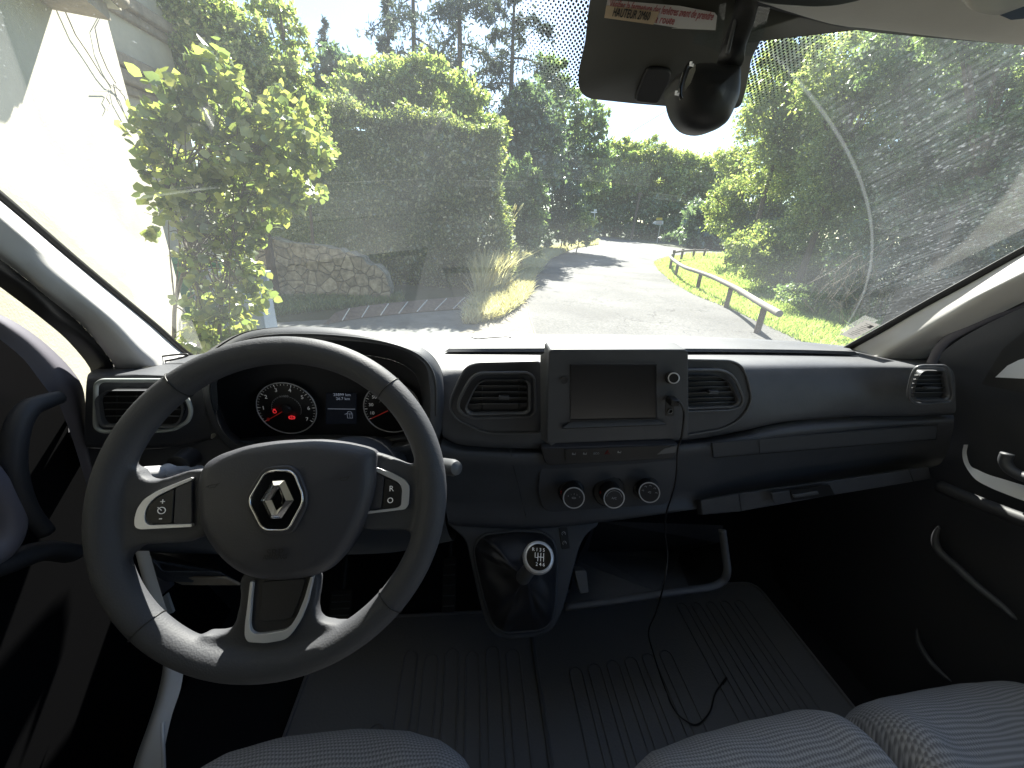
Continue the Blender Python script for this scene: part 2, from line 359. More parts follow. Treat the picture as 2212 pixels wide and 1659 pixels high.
def dots():
    m = bpy.data.materials.new('printed_dot_band'); m.use_nodes = True; t = m.node_tree; p = t.nodes['Principled BSDF']; out = t.nodes['Material Output']
    p.inputs['Base Color'].default_value = (.02, .02, .02, 1); uv = N(t, 'ShaderNodeUVMap'); sx = N(t, 'ShaderNodeSeparateXYZ'); t.links.new(uv.outputs[0], sx.inputs[0])
    # uv.x, uv.y in cells (integer spacing, staggered); uv map 2 is the fade
    def frac(s):
        a = N(t, 'ShaderNodeMath', operation='FRACT'); t.links.new(s, a.inputs[0]); b = N(t, 'ShaderNodeMath', operation='SUBTRACT'); b.inputs[1].default_value = .5; t.links.new(a.outputs[0], b.inputs[0]); return b.outputs[0]
    a = N(t, 'ShaderNodeMath', operation='ADD'); t.links.new(sx.outputs[0], a.inputs[0]); t.links.new(sx.outputs[1], a.inputs[1])
    b = N(t, 'ShaderNodeMath', operation='SUBTRACT'); t.links.new(sx.outputs[0], b.inputs[0]); t.links.new(sx.outputs[1], b.inputs[1])
    fa, fb = frac(a.outputs[0]), frac(b.outputs[0])
    c = N(t, 'ShaderNodeCombineXYZ'); t.links.new(fa, c.inputs[0]); t.links.new(fb, c.inputs[1])
    l = N(t, 'ShaderNodeVectorMath', operation='LENGTH'); t.links.new(c.outputs[0], l.inputs[0])
    at = N(t, 'ShaderNodeAttribute'); at.attribute_name = 'fade'
    lt = N(t, 'ShaderNodeMath', operation='LESS_THAN'); t.links.new(l.outputs['Value'], lt.inputs[0]); t.links.new(at.outputs['Fac'], lt.inputs[1])
    tr = N(t, 'ShaderNodeBsdfTransparent'); mx = N(t, 'ShaderNodeMixShader'); t.links.new(lt.outputs[0], mx.inputs[0]); t.links.new(tr.outputs[0], mx.inputs[1]); t.links.new(p.outputs[0], mx.inputs[2])
    t.links.new(mx.outputs[0], out.inputs[0]); return m
M['dots'] = dots()
def leafmat(name, cols, trans=.45, gloss=.05, rnd=True):
    m = bpy.data.materials.new(name); m.use_nodes = True; t = m.node_tree; t.nodes.remove(t.nodes['Principled BSDF']); out = t.nodes['Material Output']
    g = N(t, 'ShaderNodeNewGeometry'); cr = N(t, 'ShaderNodeValToRGB'); e = cr.color_ramp.elements
    while len(e) < len(cols): e.new(.5)
    for i, c in enumerate(cols): e[i].position = i/(len(cols)-1); e[i].color = (*c, 1)
    t.links.new(g.outputs['Random Per Island'], cr.inputs[0])
    d = N(t, 'ShaderNodeBsdfDiffuse'); tl = N(t, 'ShaderNodeBsdfTranslucent'); t.links.new(cr.outputs[0], d.inputs[0])
    br = N(t, 'ShaderNodeMix', data_type='RGBA', blend_type='MULTIPLY'); br.inputs[0].default_value = 1; br.inputs[7].default_value = (1.75, 1.75, 1.0, 1); t.links.new(cr.outputs[0], br.inputs[6]); t.links.new(br.outputs[2], tl.inputs[0])
    mx = N(t, 'ShaderNodeMixShader'); mx.inputs[0].default_value = trans; t.links.new(d.outputs[0], mx.inputs[1]); t.links.new(tl.outputs[0], mx.inputs[2])
    gl = N(t, 'ShaderNodeBsdfGlossy'); gl.inputs['Roughness'].default_value = .38; m2 = N(t, 'ShaderNodeMixShader'); m2.inputs[0].default_value = gloss
    t.links.new(mx.outputs[0], m2.inputs[1]); t.links.new(gl.outputs[0], m2.inputs[2]); t.links.new(m2.outputs[0], out.inputs[0]); return m
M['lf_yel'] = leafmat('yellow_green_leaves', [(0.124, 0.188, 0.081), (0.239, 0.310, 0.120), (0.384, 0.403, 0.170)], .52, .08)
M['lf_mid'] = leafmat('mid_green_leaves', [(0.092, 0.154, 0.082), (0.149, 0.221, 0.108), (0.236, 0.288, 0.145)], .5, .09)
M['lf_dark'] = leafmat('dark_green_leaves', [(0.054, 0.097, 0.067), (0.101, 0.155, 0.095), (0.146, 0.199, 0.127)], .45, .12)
M['lf_hedge'] = leafmat('hedge_leaves', [(0.076, 0.115, 0.053), (0.127, 0.174, 0.072), (0.204, 0.243, 0.103), (0.298, 0.314, 0.134)], .52, .12)
M['lf_con'] = leafmat('conifer_needles', [(0.052, 0.079, 0.081), (0.086, 0.112, 0.111), (0.118, 0.136, 0.142)], .2, .04)
M['lf_shrub'] = leafmat('shrub_leaves', [(0.128, 0.183, 0.074), (0.177, 0.232, 0.088), (0.253, 0.292, 0.105), (0.327, 0.343, 0.124)], .5, .08)
M['lf_dry'] = leafmat('dry_grass', [(0.486, 0.433, 0.315), (0.498, 0.498, 0.435), (0.444, 0.409, 0.255)], .4, .02)
M['lf_grass'] = leafmat('verge_grass', [(0.219, 0.308, 0.119), (0.312, 0.418, 0.168), (0.454, 0.473, 0.265)], .45, .02)
M['bark'] = mat('bark', (.11, .085, .065), .9, bump=.8, bscale=40, var=.3, vscale=20, stretch=(1, 1, .3))
M['twig'] = mat('grey_brown_twig', (.16, .13, .10), .8, var=.2, vscale=30)
M['road'] = mat('worn_asphalt', (.115, .114, .110), .9, bump=.9, bscale=55, var=.42, vscale=22, spec=.3)
_t = M['road'].node_tree; _p = _t.nodes['Principled BSDF']; _tc = N(_t, 'ShaderNodeTexCoord'); _n = N(_t, 'ShaderNodeTexNoise'); _n.inputs['Scale'].default_value = .45; _n.inputs['Detail'].default_value = 8; _t.links.new(_tc.outputs['Object'], _n.inputs[0])
_r = N(_t, 'ShaderNodeMapRange'); _r.inputs['From Min'].default_value = .35; _r.inputs['From Max'].default_value = .65; _r.inputs['To Min'].default_value = .72; _r.inputs['To Max'].default_value = 1.2; _t.links.new(_n.outputs[0], _r.inputs[0])
_v = N(_t, 'ShaderNodeTexVoronoi', feature='DISTANCE_TO_EDGE'); _v.inputs['Scale'].default_value = .38; _w = N(_t, 'ShaderNodeTexNoise'); _w.inputs['Scale'].default_value = 2.2; _w.inputs['Detail'].default_value = 6; _t.links.new(_tc.outputs['Object'], _w.inputs[0])
_a = N(_t, 'ShaderNodeVectorMath', operation='MULTIPLY_ADD'); _a.inputs[1].default_value = (.9, .9, .9); _t.links.new(_w.outputs['Color'], _a.inputs[0]); _t.links.new(_tc.outputs['Object'], _a.inputs[2]); _t.links.new(_a.outputs[0], _v.inputs[0])
_c2 = N(_t, 'ShaderNodeMapRange'); _c2.inputs['From Max'].default_value = .006; _c2.inputs['To Min'].default_value = .35; _t.links.new(_v.outputs[0], _c2.inputs[0])
_m = N(_t, 'ShaderNodeMath', operation='MULTIPLY'); _t.links.new(_r.outputs[0], _m.inputs[0]); _t.links.new(_c2.outputs[0], _m.inputs[1])
_s = N(_t, 'ShaderNodeVectorMath', operation='SCALE'); _src = _p.inputs['Base Color'].links[0].from_socket; _t.links.new(_src, _s.inputs[0]); _t.links.new(_m.outputs[0], _s.inputs['Scale']); _t.links.new(_s.outputs[0], _p.inputs['Base Color'])
M['gravel'] = mat('gravel', (.19, .175, .145), .95, bump=1.0, bscale=28, var=.35, vscale=30)
M['soil'] = mat('dry_ground', (.10, .095, .05), .95, bump=.6, bscale=20, var=.35, vscale=2)
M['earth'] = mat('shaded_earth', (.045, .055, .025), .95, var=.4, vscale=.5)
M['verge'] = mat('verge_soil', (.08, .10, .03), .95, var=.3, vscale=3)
M['paving'] = mat('concrete_paving', (.15, .155, .15), .9, var=.25, vscale=3, bump=.3, bscale=60)
M['render'] = mat('cream_render', (.50, .47, .385), .9, spec=.2, bump=.6, bscale=60, var=.16, vscale=1.6)
M['cornice'] = mat('weathered_cornice', (.30, .25, .19), .9, var=.3, vscale=6, bump=.5, bscale=60)
M['stone'] = None
M['woodrail'] = mat('weathered_wood_rail', (.20, .185, .165), .8, var=.3, vscale=12, stretch=(6, .6, 6))
M['wooddark'] = mat('dark_wood_post', (.13, .10, .08), .85, var=.3, vscale=15)
M['steel'] = mat('galvanised_post', (.45, .46, .47), .4, metal=.6)
M['signw'] = mat('white_sign_face', (.8, .8, .8), .5)
M['signy'] = mat('yellow_sign_face', (.7, .5, .06), .5)
M['bingreen'] = mat('green_bin_plastic', (.03, .16, .08), .45)
M['bluegrey'] = mat('blue_grey_panel', (.20, .25, .31), .5, var=.1, vscale=5)
M['reflection_brown'] = mat('reflection_band_brown', (.13, .10, .085), .9, var=.35, vscale=14, bump=.5, bscale=50)  # brown of the solid strip standing in for a windscreen reflection
M['reflection_pale'] = mat('reflection_tick_pale', (.62, .60, .55), .9)
M['wire'] = mat('grey_wire', (.10, .10, .10), .6)
def stonem():
    m = mat('rubble_stone', (.40, .36, .28), .95, var=.5, vscale=9); t = m.node_tree; p = t.nodes['Principled BSDF']
    tc = N(t, 'ShaderNodeTexCoord'); v = N(t, 'ShaderNodeTexVoronoi', feature='DISTANCE_TO_EDGE'); v.inputs['Scale'].default_value = 4.4; t.links.new(tc.outputs['Object'], v.inputs[0])
    v2 = N(t, 'ShaderNodeTexVoronoi'); v2.inputs['Scale'].default_value = 4.4; t.links.new(tc.outputs['Object'], v2.inputs[0])
    r = N(t, 'ShaderNodeMapRange'); r.inputs['From Max'].default_value = .06; t.links.new(v.outputs[0], r.inputs[0])
    cr = N(t, 'ShaderNodeMix', data_type='RGBA', blend_type='MULTIPLY'); cr.inputs[0].default_value = .45
    src = p.inputs['Base Color'].links[0].from_socket; t.links.new(src, cr.inputs[6]); bw = N(t, 'ShaderNodeRGBToBW'); t.links.new(v2.outputs['Color'], bw.inputs[0]); t.links.new(bw.outputs[0], cr.inputs[7])
    mx = N(t, 'ShaderNodeMix', data_type='RGBA'); t.links.new(r.outputs[0], mx.inputs[0]); mx.inputs[6].default_value = (.22, .20, .16, 1); t.links.new(cr.outputs[2], mx.inputs[7])
    t.links.new(mx.outputs[2], p.inputs['Base Color']); b = N(t, 'ShaderNodeBump'); b.inputs['Distance'].default_value = .04; b.inputs['Strength'].default_value = .8
    t.links.new(r.outputs[0], b.inputs['Height']); t.links.new(b.outputs[0], p.inputs['Normal']); return m
M['stone'] = stonem()
# ================================================================ THE VAN CAB
XA = np.array([1., 0, 0]); ZA = np.array([0, 0, 1.]); YB = np.array([0, -1., 0])
van = thing('camper_van', (CX, .2, .0), 'cab of the grey trimmed camper van seen from inside, pillars, roof lining, doors and windscreen', 'van')
dash = thing('dashboard', (CX, .75, 1.1), 'charcoal grained plastic dashboard running full width under the windscreen', 'dashboard')
def PY(reg, Y, *pts): return [uy(x, y, Y) for x, y in zz(reg, *pts)]
def D3(*pts): return [uy(x, y, Y) for x, y, Y in pts]
# ---- windscreen
xs = np.linspace(CX-.92, CX+.92, 50); zs = np.linspace(EYE[2]-.44, EYE[2]+.50, 36)
V = [(x, ws_y(x, z), z) for z in zs for x in xs]; uvs = [wuv(p) for p in V]
F = [[j*50+i, j*50+i+1, (j+1)*50+i+1, (j+1)*50+i] for j in range(35) for i in range(49)]
obj('windscreen', V, F, M['glass'], van, smooth=180, uv=uvs)
# ---- printed black shade band with its dotted edge, on the inner face of the glass
solid = [(1300, -140), (1272, 17), (1265, 86), (1250, 155), (1250, 186), (1258, 203), (1275, 213), (1379, 224), (1469, 231), (1560, 238), (1600, 232), (1612, 190), (1623, 127), (1644, 86), (1671, 55), (1706, 38), (1740, 36), (1900, 62), (1960, -40), (1700, -140)]
solid = [tuple(p) for p in fillet(solid, 12, 3)]
def ws_sheet(name, outline, off, m, parent, th=.0015, dens=0):
    P = [uws(x, y, off) for x, y in outline]; n = len(P); c = np.array(outline).mean(0); C = uws(c[0], c[1], off)
    V = P+[p+np.array([0, th, 0]) for p in P]+[C]; F = [[i, (i+1) % n, 2*n] for i in range(n)]+[[i, n+i, n+(i+1) % n, (i+1) % n] for i in range(n)]
    return obj(name, V, F, m, parent, smooth=180)
ws_sheet('shade_band', solid, .006, M['frit'], van)
def dotband(inner, outer, rfade, nrow=10):
    """strip between an inner (dense) and outer (sparse) curve"""
    A = interp([np.array([*p, 0]) for p in inner], 40); B = interp([np.array([*p, 0]) for p in outer], 40); V = []; uv_ = []; fd = []
    for j in range(40):
        for k in range(nrow+1):
            t = k/nrow; p = A[j]*(1-t)+B[j]*t; P = uws(p[0], p[1], .005); V.append(P); uv_.append(((P[0]-CX)/.0050, (P[2])*1.49/.0050)); fd.append(rfade[0]*(1-t)+rfade[1]*t)
    F = [[j*(nrow+1)+k, j*(nrow+1)+k+1, (j+1)*(nrow+1)+k+1, (j+1)*(nrow+1)+k] for j in range(39) for k in range(nrow)]
    o = obj('dotted_band', V, F, M['dots'], van, uv=uv_); a = o.data.attributes.new('fade', 'FLOAT', 'POINT'); a.data.foreach_set('value', fd)
dotband([(1276, -30), (1268, 50), (1258, 120), (1250, 170), (1252, 190)], [(1098, -30), (1112, 40), (1130, 110), (1180, 165), (1235, 200)], (.42, .16))
dotband([(1780, 30), (1706, 37), (1671, 54), (1644, 86), (1621, 140), (1612, 200)], [(1900, 62), (1850, 78), (1800, 112), (1745, 165), (1700, 200), (1630, 240)], (.44, .16))
# ---- roof lining, header trim, visor console
def strip(name, a, b, m, parent, th=.01, smooth=50):
    """closed prism between two 3D curves, thickness towards the viewer side"""
    n = 36; A = interp(a, n); B = interp(b, n); V = [*A, *B]; F = [[i, i+1, n+i+1, n+i] for i in range(n-1)]
    o = obj(name, V, F, m, parent, smooth=smooth); s = o.modifiers.new('thickness', 'SOLIDIFY'); s.thickness = th; s.offset = 0
    return o
hd_in = [(1120, -200), (1500, -40), (1760, 36), (1850, 57), (1933, 67), (2060, 78), (2212, 90), (2420, 110), (2600, 140)]
hd_out = [(1120, -225), (1500, -62), (1760, 26), (1850, 40), (1898, 46), (2060, 65), (2212, 79), (2420, 97), (2600, 126)]
A_ = [uws(x, y, .006) for x, y in hd_in]; B_ = [uws(x, y, .016) for x, y in hd_out]
strip('header_seal', A_, B_, M['rubber'], van, .006)
Bz = [p+np.array([0, -.05, -.006]) for p in B_]
def xz_row(row, dy, dz): return [p+np.array([0, dy, dz]) for p in row]
rl = [B_, xz_row(B_, -.02, -.014), xz_row(B_, -.07, -.004), xz_row(B_, -.12, .03), xz_row(B_, -.3, .12), xz_row(B_, -.7, .17)]
# lining closes the cab over the whole roof
ztop = EYE[2]+.52
loft('roof_lining', rl, M['fabric_liner'], van, ncol=40, sub=4, smooth=60)
mb = MB(); mb.box((CX, -.55, ztop+.12), (2.1, 2.0, .03)); mb.build('roof_panel', M['fabric_liner'], van)
co = [(1500, -60), (1564, -4), (1657, 17), (1760, 24), (1812, 21), (1864, 10), (1898, -4), (1990, -60), (1990, -200), (1500, -200)]
domed('overhead_console', [uy(x, y, .36) for x, y in fillet(co, 20, 4)], (0, -.7, -.7), .03, .012, M['dark'], van, rise=.004)
sv = [(2095, -60), (2086, 0), (2092, 22), (2112, 34), (2150, 40), (2212, 28), (2260, 20), (2300, -60)]
domed('sun_visor', [uy(x, y, .33) for x, y in fillet(sv, 12, 4)], (0, -.7, -.7), .01, .006, M['fabric_liner'], van, rise=.003)
mb = MB(); mb.add([uy(x, y, .325) for x, y in zz('C', (2060, 95), (2212, 40), (2300, 60), (2300, 110), (2130, 125))], [[0, 1, 2, 3, 4]]); mb.build('visor_pocket', M['black'], van)
# ---- front pillars
Lin = [(455, 775), (413, 763), (340, 700), (200, 584), (138, 531), (0, 412), (-140, 300), (-300, 190), (-520, 60)]
Lsl = [(440, 782), (400, 766), (330, 706), (190, 592), (128, 541), (-10, 424), (-150, 314), (-310, 206), (-530, 80)]
Lmid = [(330, 790), (310, 762), (250, 700), (130, 596), (60, 530), (-60, 420), (-200, 330), (-360, 240), (-580, 130)]
Lout = [(240, 800), (244, 785), (180, 706), (100, 640), (30, 582), (-100, 490), (-240, 400), (-400, 300), (-620, 190)]
def prow(pts, f): return [f(x, y) for x, y in pts]
rA = [uws(x, y, .008) for x, y in Lin]; rS = [uws(x, y, .02) for x, y in Lsl]
Yl = [.80, .78, .74, .66, .62, .54, .47, .38, .28]
rM = [uy(x, y, Y) for (x, y), Y in zip(Lmid, [v-.045 for v in Yl])]
rO = [uy(x, y, Y) for (x, y), Y in zip(Lout, [v-.045 for v in Yl])]
pl_ = loft('front_pillar', [rS, [a*.5+b*.5+np.array([.004, -.006, 0]) for a, b in zip(rS, rM)], rM, [a*.4+b*.6+np.array([.006, -.01, 0]) for a, b in zip(rM, rO)], rO], M['pillar'], van, 50, 5, 180)
strip('glass_seal', rA, rS, M['rubber'], van, .006)
Lse = [(190, 830), (196, 799), (150, 740), (90, 688), (0, 620), (-110, 540), (-250, 450), (-400, 350), (-620, 240)]
rE = [uy(x, y, Y) for (x, y), Y in zip(Lse, [v-.035 for v in Yl])]
loft('door_seal', [rO, [a*.5+b*.5+np.array([.012, -.006, 0]) for a, b in zip(rO, rE)], rE], M['rubber'], van, 40, 4, 180)
Rin = [(1806, 760), (1836, 742), (1900, 706), (1980, 660), (2075, 607), (2212, 531), (2380, 440), (2560, 350), (2800, 240)]
Rsl = [(1822, 765), (1850, 748), (1908, 716), (1990, 668), (2085, 617), (2222, 541), (2392, 452), (2572, 364), (2812, 256)]
Rmid = [(1900, 775), (1930, 757), (1990, 722), (2060, 680), (2140, 632), (2270, 565), (2440, 480), (2610, 400), (2850, 300)]
Rout = [(1985, 800), (2000, 780), (2040, 745), (2100, 710), (2170, 672), (2300, 610), (2470, 530), (2640, 450), (2880, 350)]
Yr = [.82, .80, .75, .70, .65, .57, .48, .40, .30]
qA = [uws(x, y, .008) for x, y in Rin]; qS = [uws(x, y, .02) for x, y in Rsl]
qM = [uy(x, y, Y) for (x, y), Y in zip(Rmid, [v-.035 for v in Yr])]; qO = [uy(x, y, Y) for (x, y), Y in zip(Rout, [v-.035 for v in Yr])]
loft('front_pillar', [qS, [a*.5+b*.5+np.array([-.004, -.006, 0]) for a, b in zip(qS, qM)], qM, [a*.4+b*.6+np.array([-.006, -.01, 0]) for a, b in zip(qM, qO)], qO], M['pillar'], van, 50, 5, 180)
strip('glass_seal', qA, qS, M['rubber'], van, .006)
Rse = [(2020, 800), (2022, 775), (2060, 742), (2120, 706), (2212, 662), (2330, 610), (2500, 540), (2680, 460), (2900, 380)]
qE = [uy(x, y, Y) for (x, y), Y in zip(Rse, [v-.035 for v in Yr])]
loft('door_seal', [qO, [a*.5+b*.5+np.array([-.012, -.006, 0]) for a, b in zip(qO, qE)], qE], M['rubber'], van, 40, 4, 180)
mb = MB(); mb.tube(crom([uy(x, y, Y) for x, y, Y in [(2008, 800, .70), (2018, 772, .70), (2041, 738, .69), (2097, 704, .66), (2212, 650, .60), (2400, 560, .52)]], 6), .0085, 10); mb.build('seal_tube', M['doorlt'], van, 180)
# ---- right door (dark inner face)
XR = 1.10
def door_plate(name, pts, X, m, parent, out, th=.03, bevel=.006): return plate(name, [ux(x, y, X) for x, y in pts], (out, 0, 0), th, m, parent, bevel=bevel)
door_r = plate('front_door', [(XR+.04, .95, .55), (XR+.04, -1.2, .55), (XR+.04, -1.2, EYE[2]-.42), (XR+.04, .30, EYE[2]-.42), (XR+.04, .35, EYE[2]-.05), (XR+.04, .52, EYE[2]+.08), (XR+.04, .95, EYE[2]-.1)], (-1, 0, 0), .05, M['door'], van)
mb = MB()
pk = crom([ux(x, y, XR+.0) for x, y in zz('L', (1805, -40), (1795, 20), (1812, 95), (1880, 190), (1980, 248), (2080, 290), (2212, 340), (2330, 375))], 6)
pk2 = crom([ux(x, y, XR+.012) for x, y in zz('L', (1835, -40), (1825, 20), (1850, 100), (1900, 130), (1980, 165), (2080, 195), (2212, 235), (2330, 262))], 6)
obj('armrest_sun_crescent', pk+pk2, [[i, i+1, len(pk)+i+1, len(pk)+i] for i in range(len(pk)-1)], M['doorwhite'], door_r, smooth=60)  # sunlit crescent on the armrest, its sunlight put into the white colour
mb = MB(); mb.tube(crom([ux(x, y, XR-.005) for x, y in zz('L', (1640, 510), (1612, 590), (1640, 680), (1760, 790), (1900, 920), (2050, 1040), (2160, 1140))], 6), [.002+.0065*math.sin(math.pi*i/36)**.5 for i in range(37)], 10)
mb.build('door_trim_line', M['pad2'], door_r, 180)
mb = MB(); mb.tube(crom([ux(x, y, XR-.005) for x, y in zz('L', (1490, 1200), (1500, 1290), (1560, 1400), (1640, 1490), (1720, 1560))], 6), [.001+.005*math.sin(math.pi*i/24)**.5 for i in range(25)], 10); mb.build('door_trim_line', M['pad2'], door_r, 180)
mb = MB(); mb.tube(crom([ux(x, y, XR-.02) for x, y in zz('L', (1640, 240), (1800, 310), (2000, 390), (2212, 470), (2300, 500))], 6), .014, 10); mb.build('door_armrest', M['door'], door_r, 180)
mb = MB(); mb.tube(crom([ux(x, y, XR-.01) for x, y in zz('L', (2100, 20), (2085, 70), (2120, 130), (2212, 180), (2300, 200))], 6), .010, 10); mb.build('inner_door_handle', M['pad2'], door_r, 180)
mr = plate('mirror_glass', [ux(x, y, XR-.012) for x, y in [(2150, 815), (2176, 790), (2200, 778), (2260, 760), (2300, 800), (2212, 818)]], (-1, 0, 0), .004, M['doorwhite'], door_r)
plate('mirror_glass_edge', [ux(x, y, XR-.010) for x, y in [(2120, 830), (2165, 755), (2212, 715), (2320, 680), (2320, 860), (2212, 850)]], (-1, 0, 0), .003, M['black'], door_r)
plate('front_door', [(XR+.04, -.75, EYE[2]-.45), (XR+.04, -1.2, EYE[2]-.45), (XR+.04, -1.2, 2.6), (XR+.04, -.75, 2.6)], (-1, 0, 0), .05, M['door'], van)
# ---- left door
XL = -.70
bo = [(-40, 660), (0, 679), (50, 706), (110, 752), (160, 805), (182, 850), (188, 940), (200, 1010), (222, 1085), (248, 1160)]
bi = [(-40, 705), (0, 733), (50, 775), (85, 820), (108, 850), (124, 866), (150, 930), (176, 1010), (200, 1085), (236, 1160)]
rb = [ux(x, y, XL) for x, y in bo]; rc = [ux(x, y, XL+.004) for x, y in bi]
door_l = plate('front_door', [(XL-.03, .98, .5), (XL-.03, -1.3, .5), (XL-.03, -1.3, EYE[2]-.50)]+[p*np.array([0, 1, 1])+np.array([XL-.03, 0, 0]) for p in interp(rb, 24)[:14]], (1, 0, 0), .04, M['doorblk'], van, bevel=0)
loft('door_edge_band', [rb, [a*.5+b*.5+np.array([.012, -.004, .004]) for a, b in zip(rb, rc)], rc], M['doorlt'], door_l, 40, 5, 180)
mb = MB(); hp = crom([ux(x, y, XL+.03) for x, y in [(128, 858), (95, 868), (60, 885), (36, 930), (28, 1000), (40, 1060), (64, 1110), (100, 1150)]], 6)
mb.tube(hp, [.011+.004*math.sin(math.pi*i/(len(hp)-1)) for i in range(len(hp))], 12); mb.build('pull_handle', M['door'], door_l, 180)
mb = MB(); mb.tube(crom([ux(x, y, XL+.02) for x, y in [(-60, 1010), (-20, 1050), (12, 1100), (14, 1150), (-10, 1190), (-60, 1220)]], 6), .02, 12); mb.build('door_pocket', M['doorlt'], door_l, 180)
mb = MB(); mb.tube(crom([ux(x, y, XL+.015) for x, y in [(-120, 1260), (0, 1220), (90, 1190), (150, 1195)]], 6), .026, 12, flat=.6); mb.build('door_armrest', M['door'], door_l, 180)
obj('side_window', [(XL-.05, .95, EYE[2]-.6), (XL-.05, -.75, EYE[2]-.6), (XL-.05, -.75, EYE[2]+.3), (XL-.05, .3, EYE[2]+.3), (XL-.05, .95, EYE[2]-.1)], [[0, 1, 2, 3, 4]], M['sglass'], door_l)
plate('front_door', [(XL-.03, -.75, EYE[2]-.50), (XL-.03, -1.3, EYE[2]-.50), (XL-.03, -1.3, 2.6), (XL-.03, -.75, 2.6)], (1, 0, 0), .04, M['door'], van)
# sill edge seen past the wheel, rear partition, floor, bulkhead
sl1 = [(322, 1190, .56), (345, 1270, .56), (372, 1350, .55), (396, 1410, .53), (392, 1480, .50), (370, 1550, .46), (352, 1640, .42), (345, 1740, .38)]
sl0 = [(296, 1190, .58), (316, 1270, .58), (340, 1350, .57), (352, 1430, .54), (340, 1500, .51), (318, 1570, .47), (290, 1650, .43), (270, 1750, .39)]
ra = [uy(*p) for p in sl0]; rbx = [uy(*p) for p in sl1]
loft('door_sill_trim', [ra, [a*.5+b*.5+np.array([.0, -.012, .012]) for a, b in zip(ra, rbx)], rbx], M['doorwhite'], van, 40, 5, 180)
mb = MB(); mb.tube(crom([uy(x, y, Y-.012) for x, y, Y in [(352, 1560, .46), (352, 1600, .44), (354, 1660, .42), (352, 1720, .4)]], 6), .003, 8); mb.build('sill_piping', M['doorwhite'], van, 180)
FZ = EYE[2]-1.15
mb = MB(); mb.box((XL-.045, .90, EYE[2]-.80), (.02, .42, .80)); mb.build('kick_panel', M['door'], van); mb = MB(); mb.box((XR+.06, .93, EYE[2]-.80), (.02, .40, .80)); mb.build('kick_panel', M['door'], van)
mb = MB(); mb.box((CX, 0.0, FZ-.03), (2.0, 2.7, .03)); mb.build('cab_floor', M['carpet'], van)
rw = [[(XL-.4, .9, FZ-.02), (XR+.5, .9, FZ-.02)], [(XL-.4, 1.0, FZ+.05), (XR+.5, 1.0, FZ+.05)], [(XL-.4, 1.08, FZ+.5), (XR+.5, 1.08, FZ+.5)], [(XL-.2, 1.08, FZ+.76), (XR+.2, 1.08, FZ+.76)]]
loft('bulkhead', [[np.array(p, float) for p in r] for r in rw], M['carpet'], van, 10, 5, 180)
mb = MB(); mb.box((CX, -1.35, 1.6), (2.2, .05, 2.4)); mb.build('rear_partition', M['door'], van)
# ================================================================ DASHBOARD
r_back = D3((880, 728, 1.02), (1000, 722, 1.04), (1130, 722, 1.05), (1300, 723, 1.05), (1500, 727, 1.03), (1700, 736, .98), (1835, 748, .93), (1930, 760, .86), (2020, 774, .76))
r_a = D3((912, 760, .87), (1000, 764, .86), (1150, 765, .86), (1300, 766, .86), (1500, 765, .85), (1700, 766, .83), (1850, 769, .80), (1960, 776, .76), (2035, 784, .70))
r_b = D3((938, 786, .77), (1000, 783, .775), (1150, 783, .78), (1300, 783, .78), (1500, 780, .77), (1700, 782, .75), (1850, 786, .73), (1960, 790, .70), (2052, 795, .665))
r_c = D3((950, 815, .72), (1000, 806, .725), (1150, 802, .73), (1300, 802, .73), (1500, 800, .73), (1700, 803, .72), (1850, 808, .71), (1960, 810, .69), (2062, 812, .655))
r_d = D3((955, 870, .70), (1000, 870, .70), (1150, 870, .70), (1300, 865, .70), (1500, 862, .70), (1700, 855, .70), (1850, 852, .69), (1960, 852, .68), (2064, 852, .65))
r_e = D3((956, 940, .69), (1000, 958, .69), (1150, 965, .69), (1300, 958, .69), (1500, 945, .69), (1600, 929, .69), (1705, 908, .69), (1850, 898, .69), (1960, 897, .68), (2062, 892, .65))
r_f = [p+np.array([0, .03, -.004]) for p in r_e]
loft('upper_pad', [r_back, r_a, r_b, r_c, r_d, r_e, r_f], M['pad'], dash, 70, 5, 60)
l_0 = D3((232, 790, .80), (330, 777, .86), (430, 765, .90), (560, 735, .93), (700, 712, .95), (900, 722, 1.0))
l_1 = D3((197, 803, .70), (300, 803, .70), (420, 803, .70), (520, 760, .80), (700, 716, .82), (900, 735, .85))
l_2 = D3((187, 825, .665), (300, 820, .67), (400, 820, .675), (470, 800, .70), (560, 770, .74), (640, 760, .76))
l_3 = D3((184, 900, .66), (300, 898, .665), (400, 895, .67), (470, 880, .68), (520, 860, .72), (540, 850, .76))
l_4 = D3((186, 965, .66), (300, 968, .665), (400, 960, .67), (455, 946, .68), (520, 925, .72), (560, 915, .76))
l_5 = [p+np.array([0, .03, -.003]) for p in l_4]
loft('upper_pad', [l_0[:3]+[uy(520, 745, .9)], l_1[:3]+[uy(500, 775, .75)], l_2[:4], l_3[:4], l_4[:4], l_5[:4]], M['pad'], dash, 40, 5, 60)
mb = MB(); mb.add([uy(x, y, Y) for x, y, Y in [(190, 830, .668), (232, 792, .80), (222, 960, .9), (188, 963, .665)]], [[0, 1, 2, 3]]); mb.build('end_cap', M['pad2'], dash)
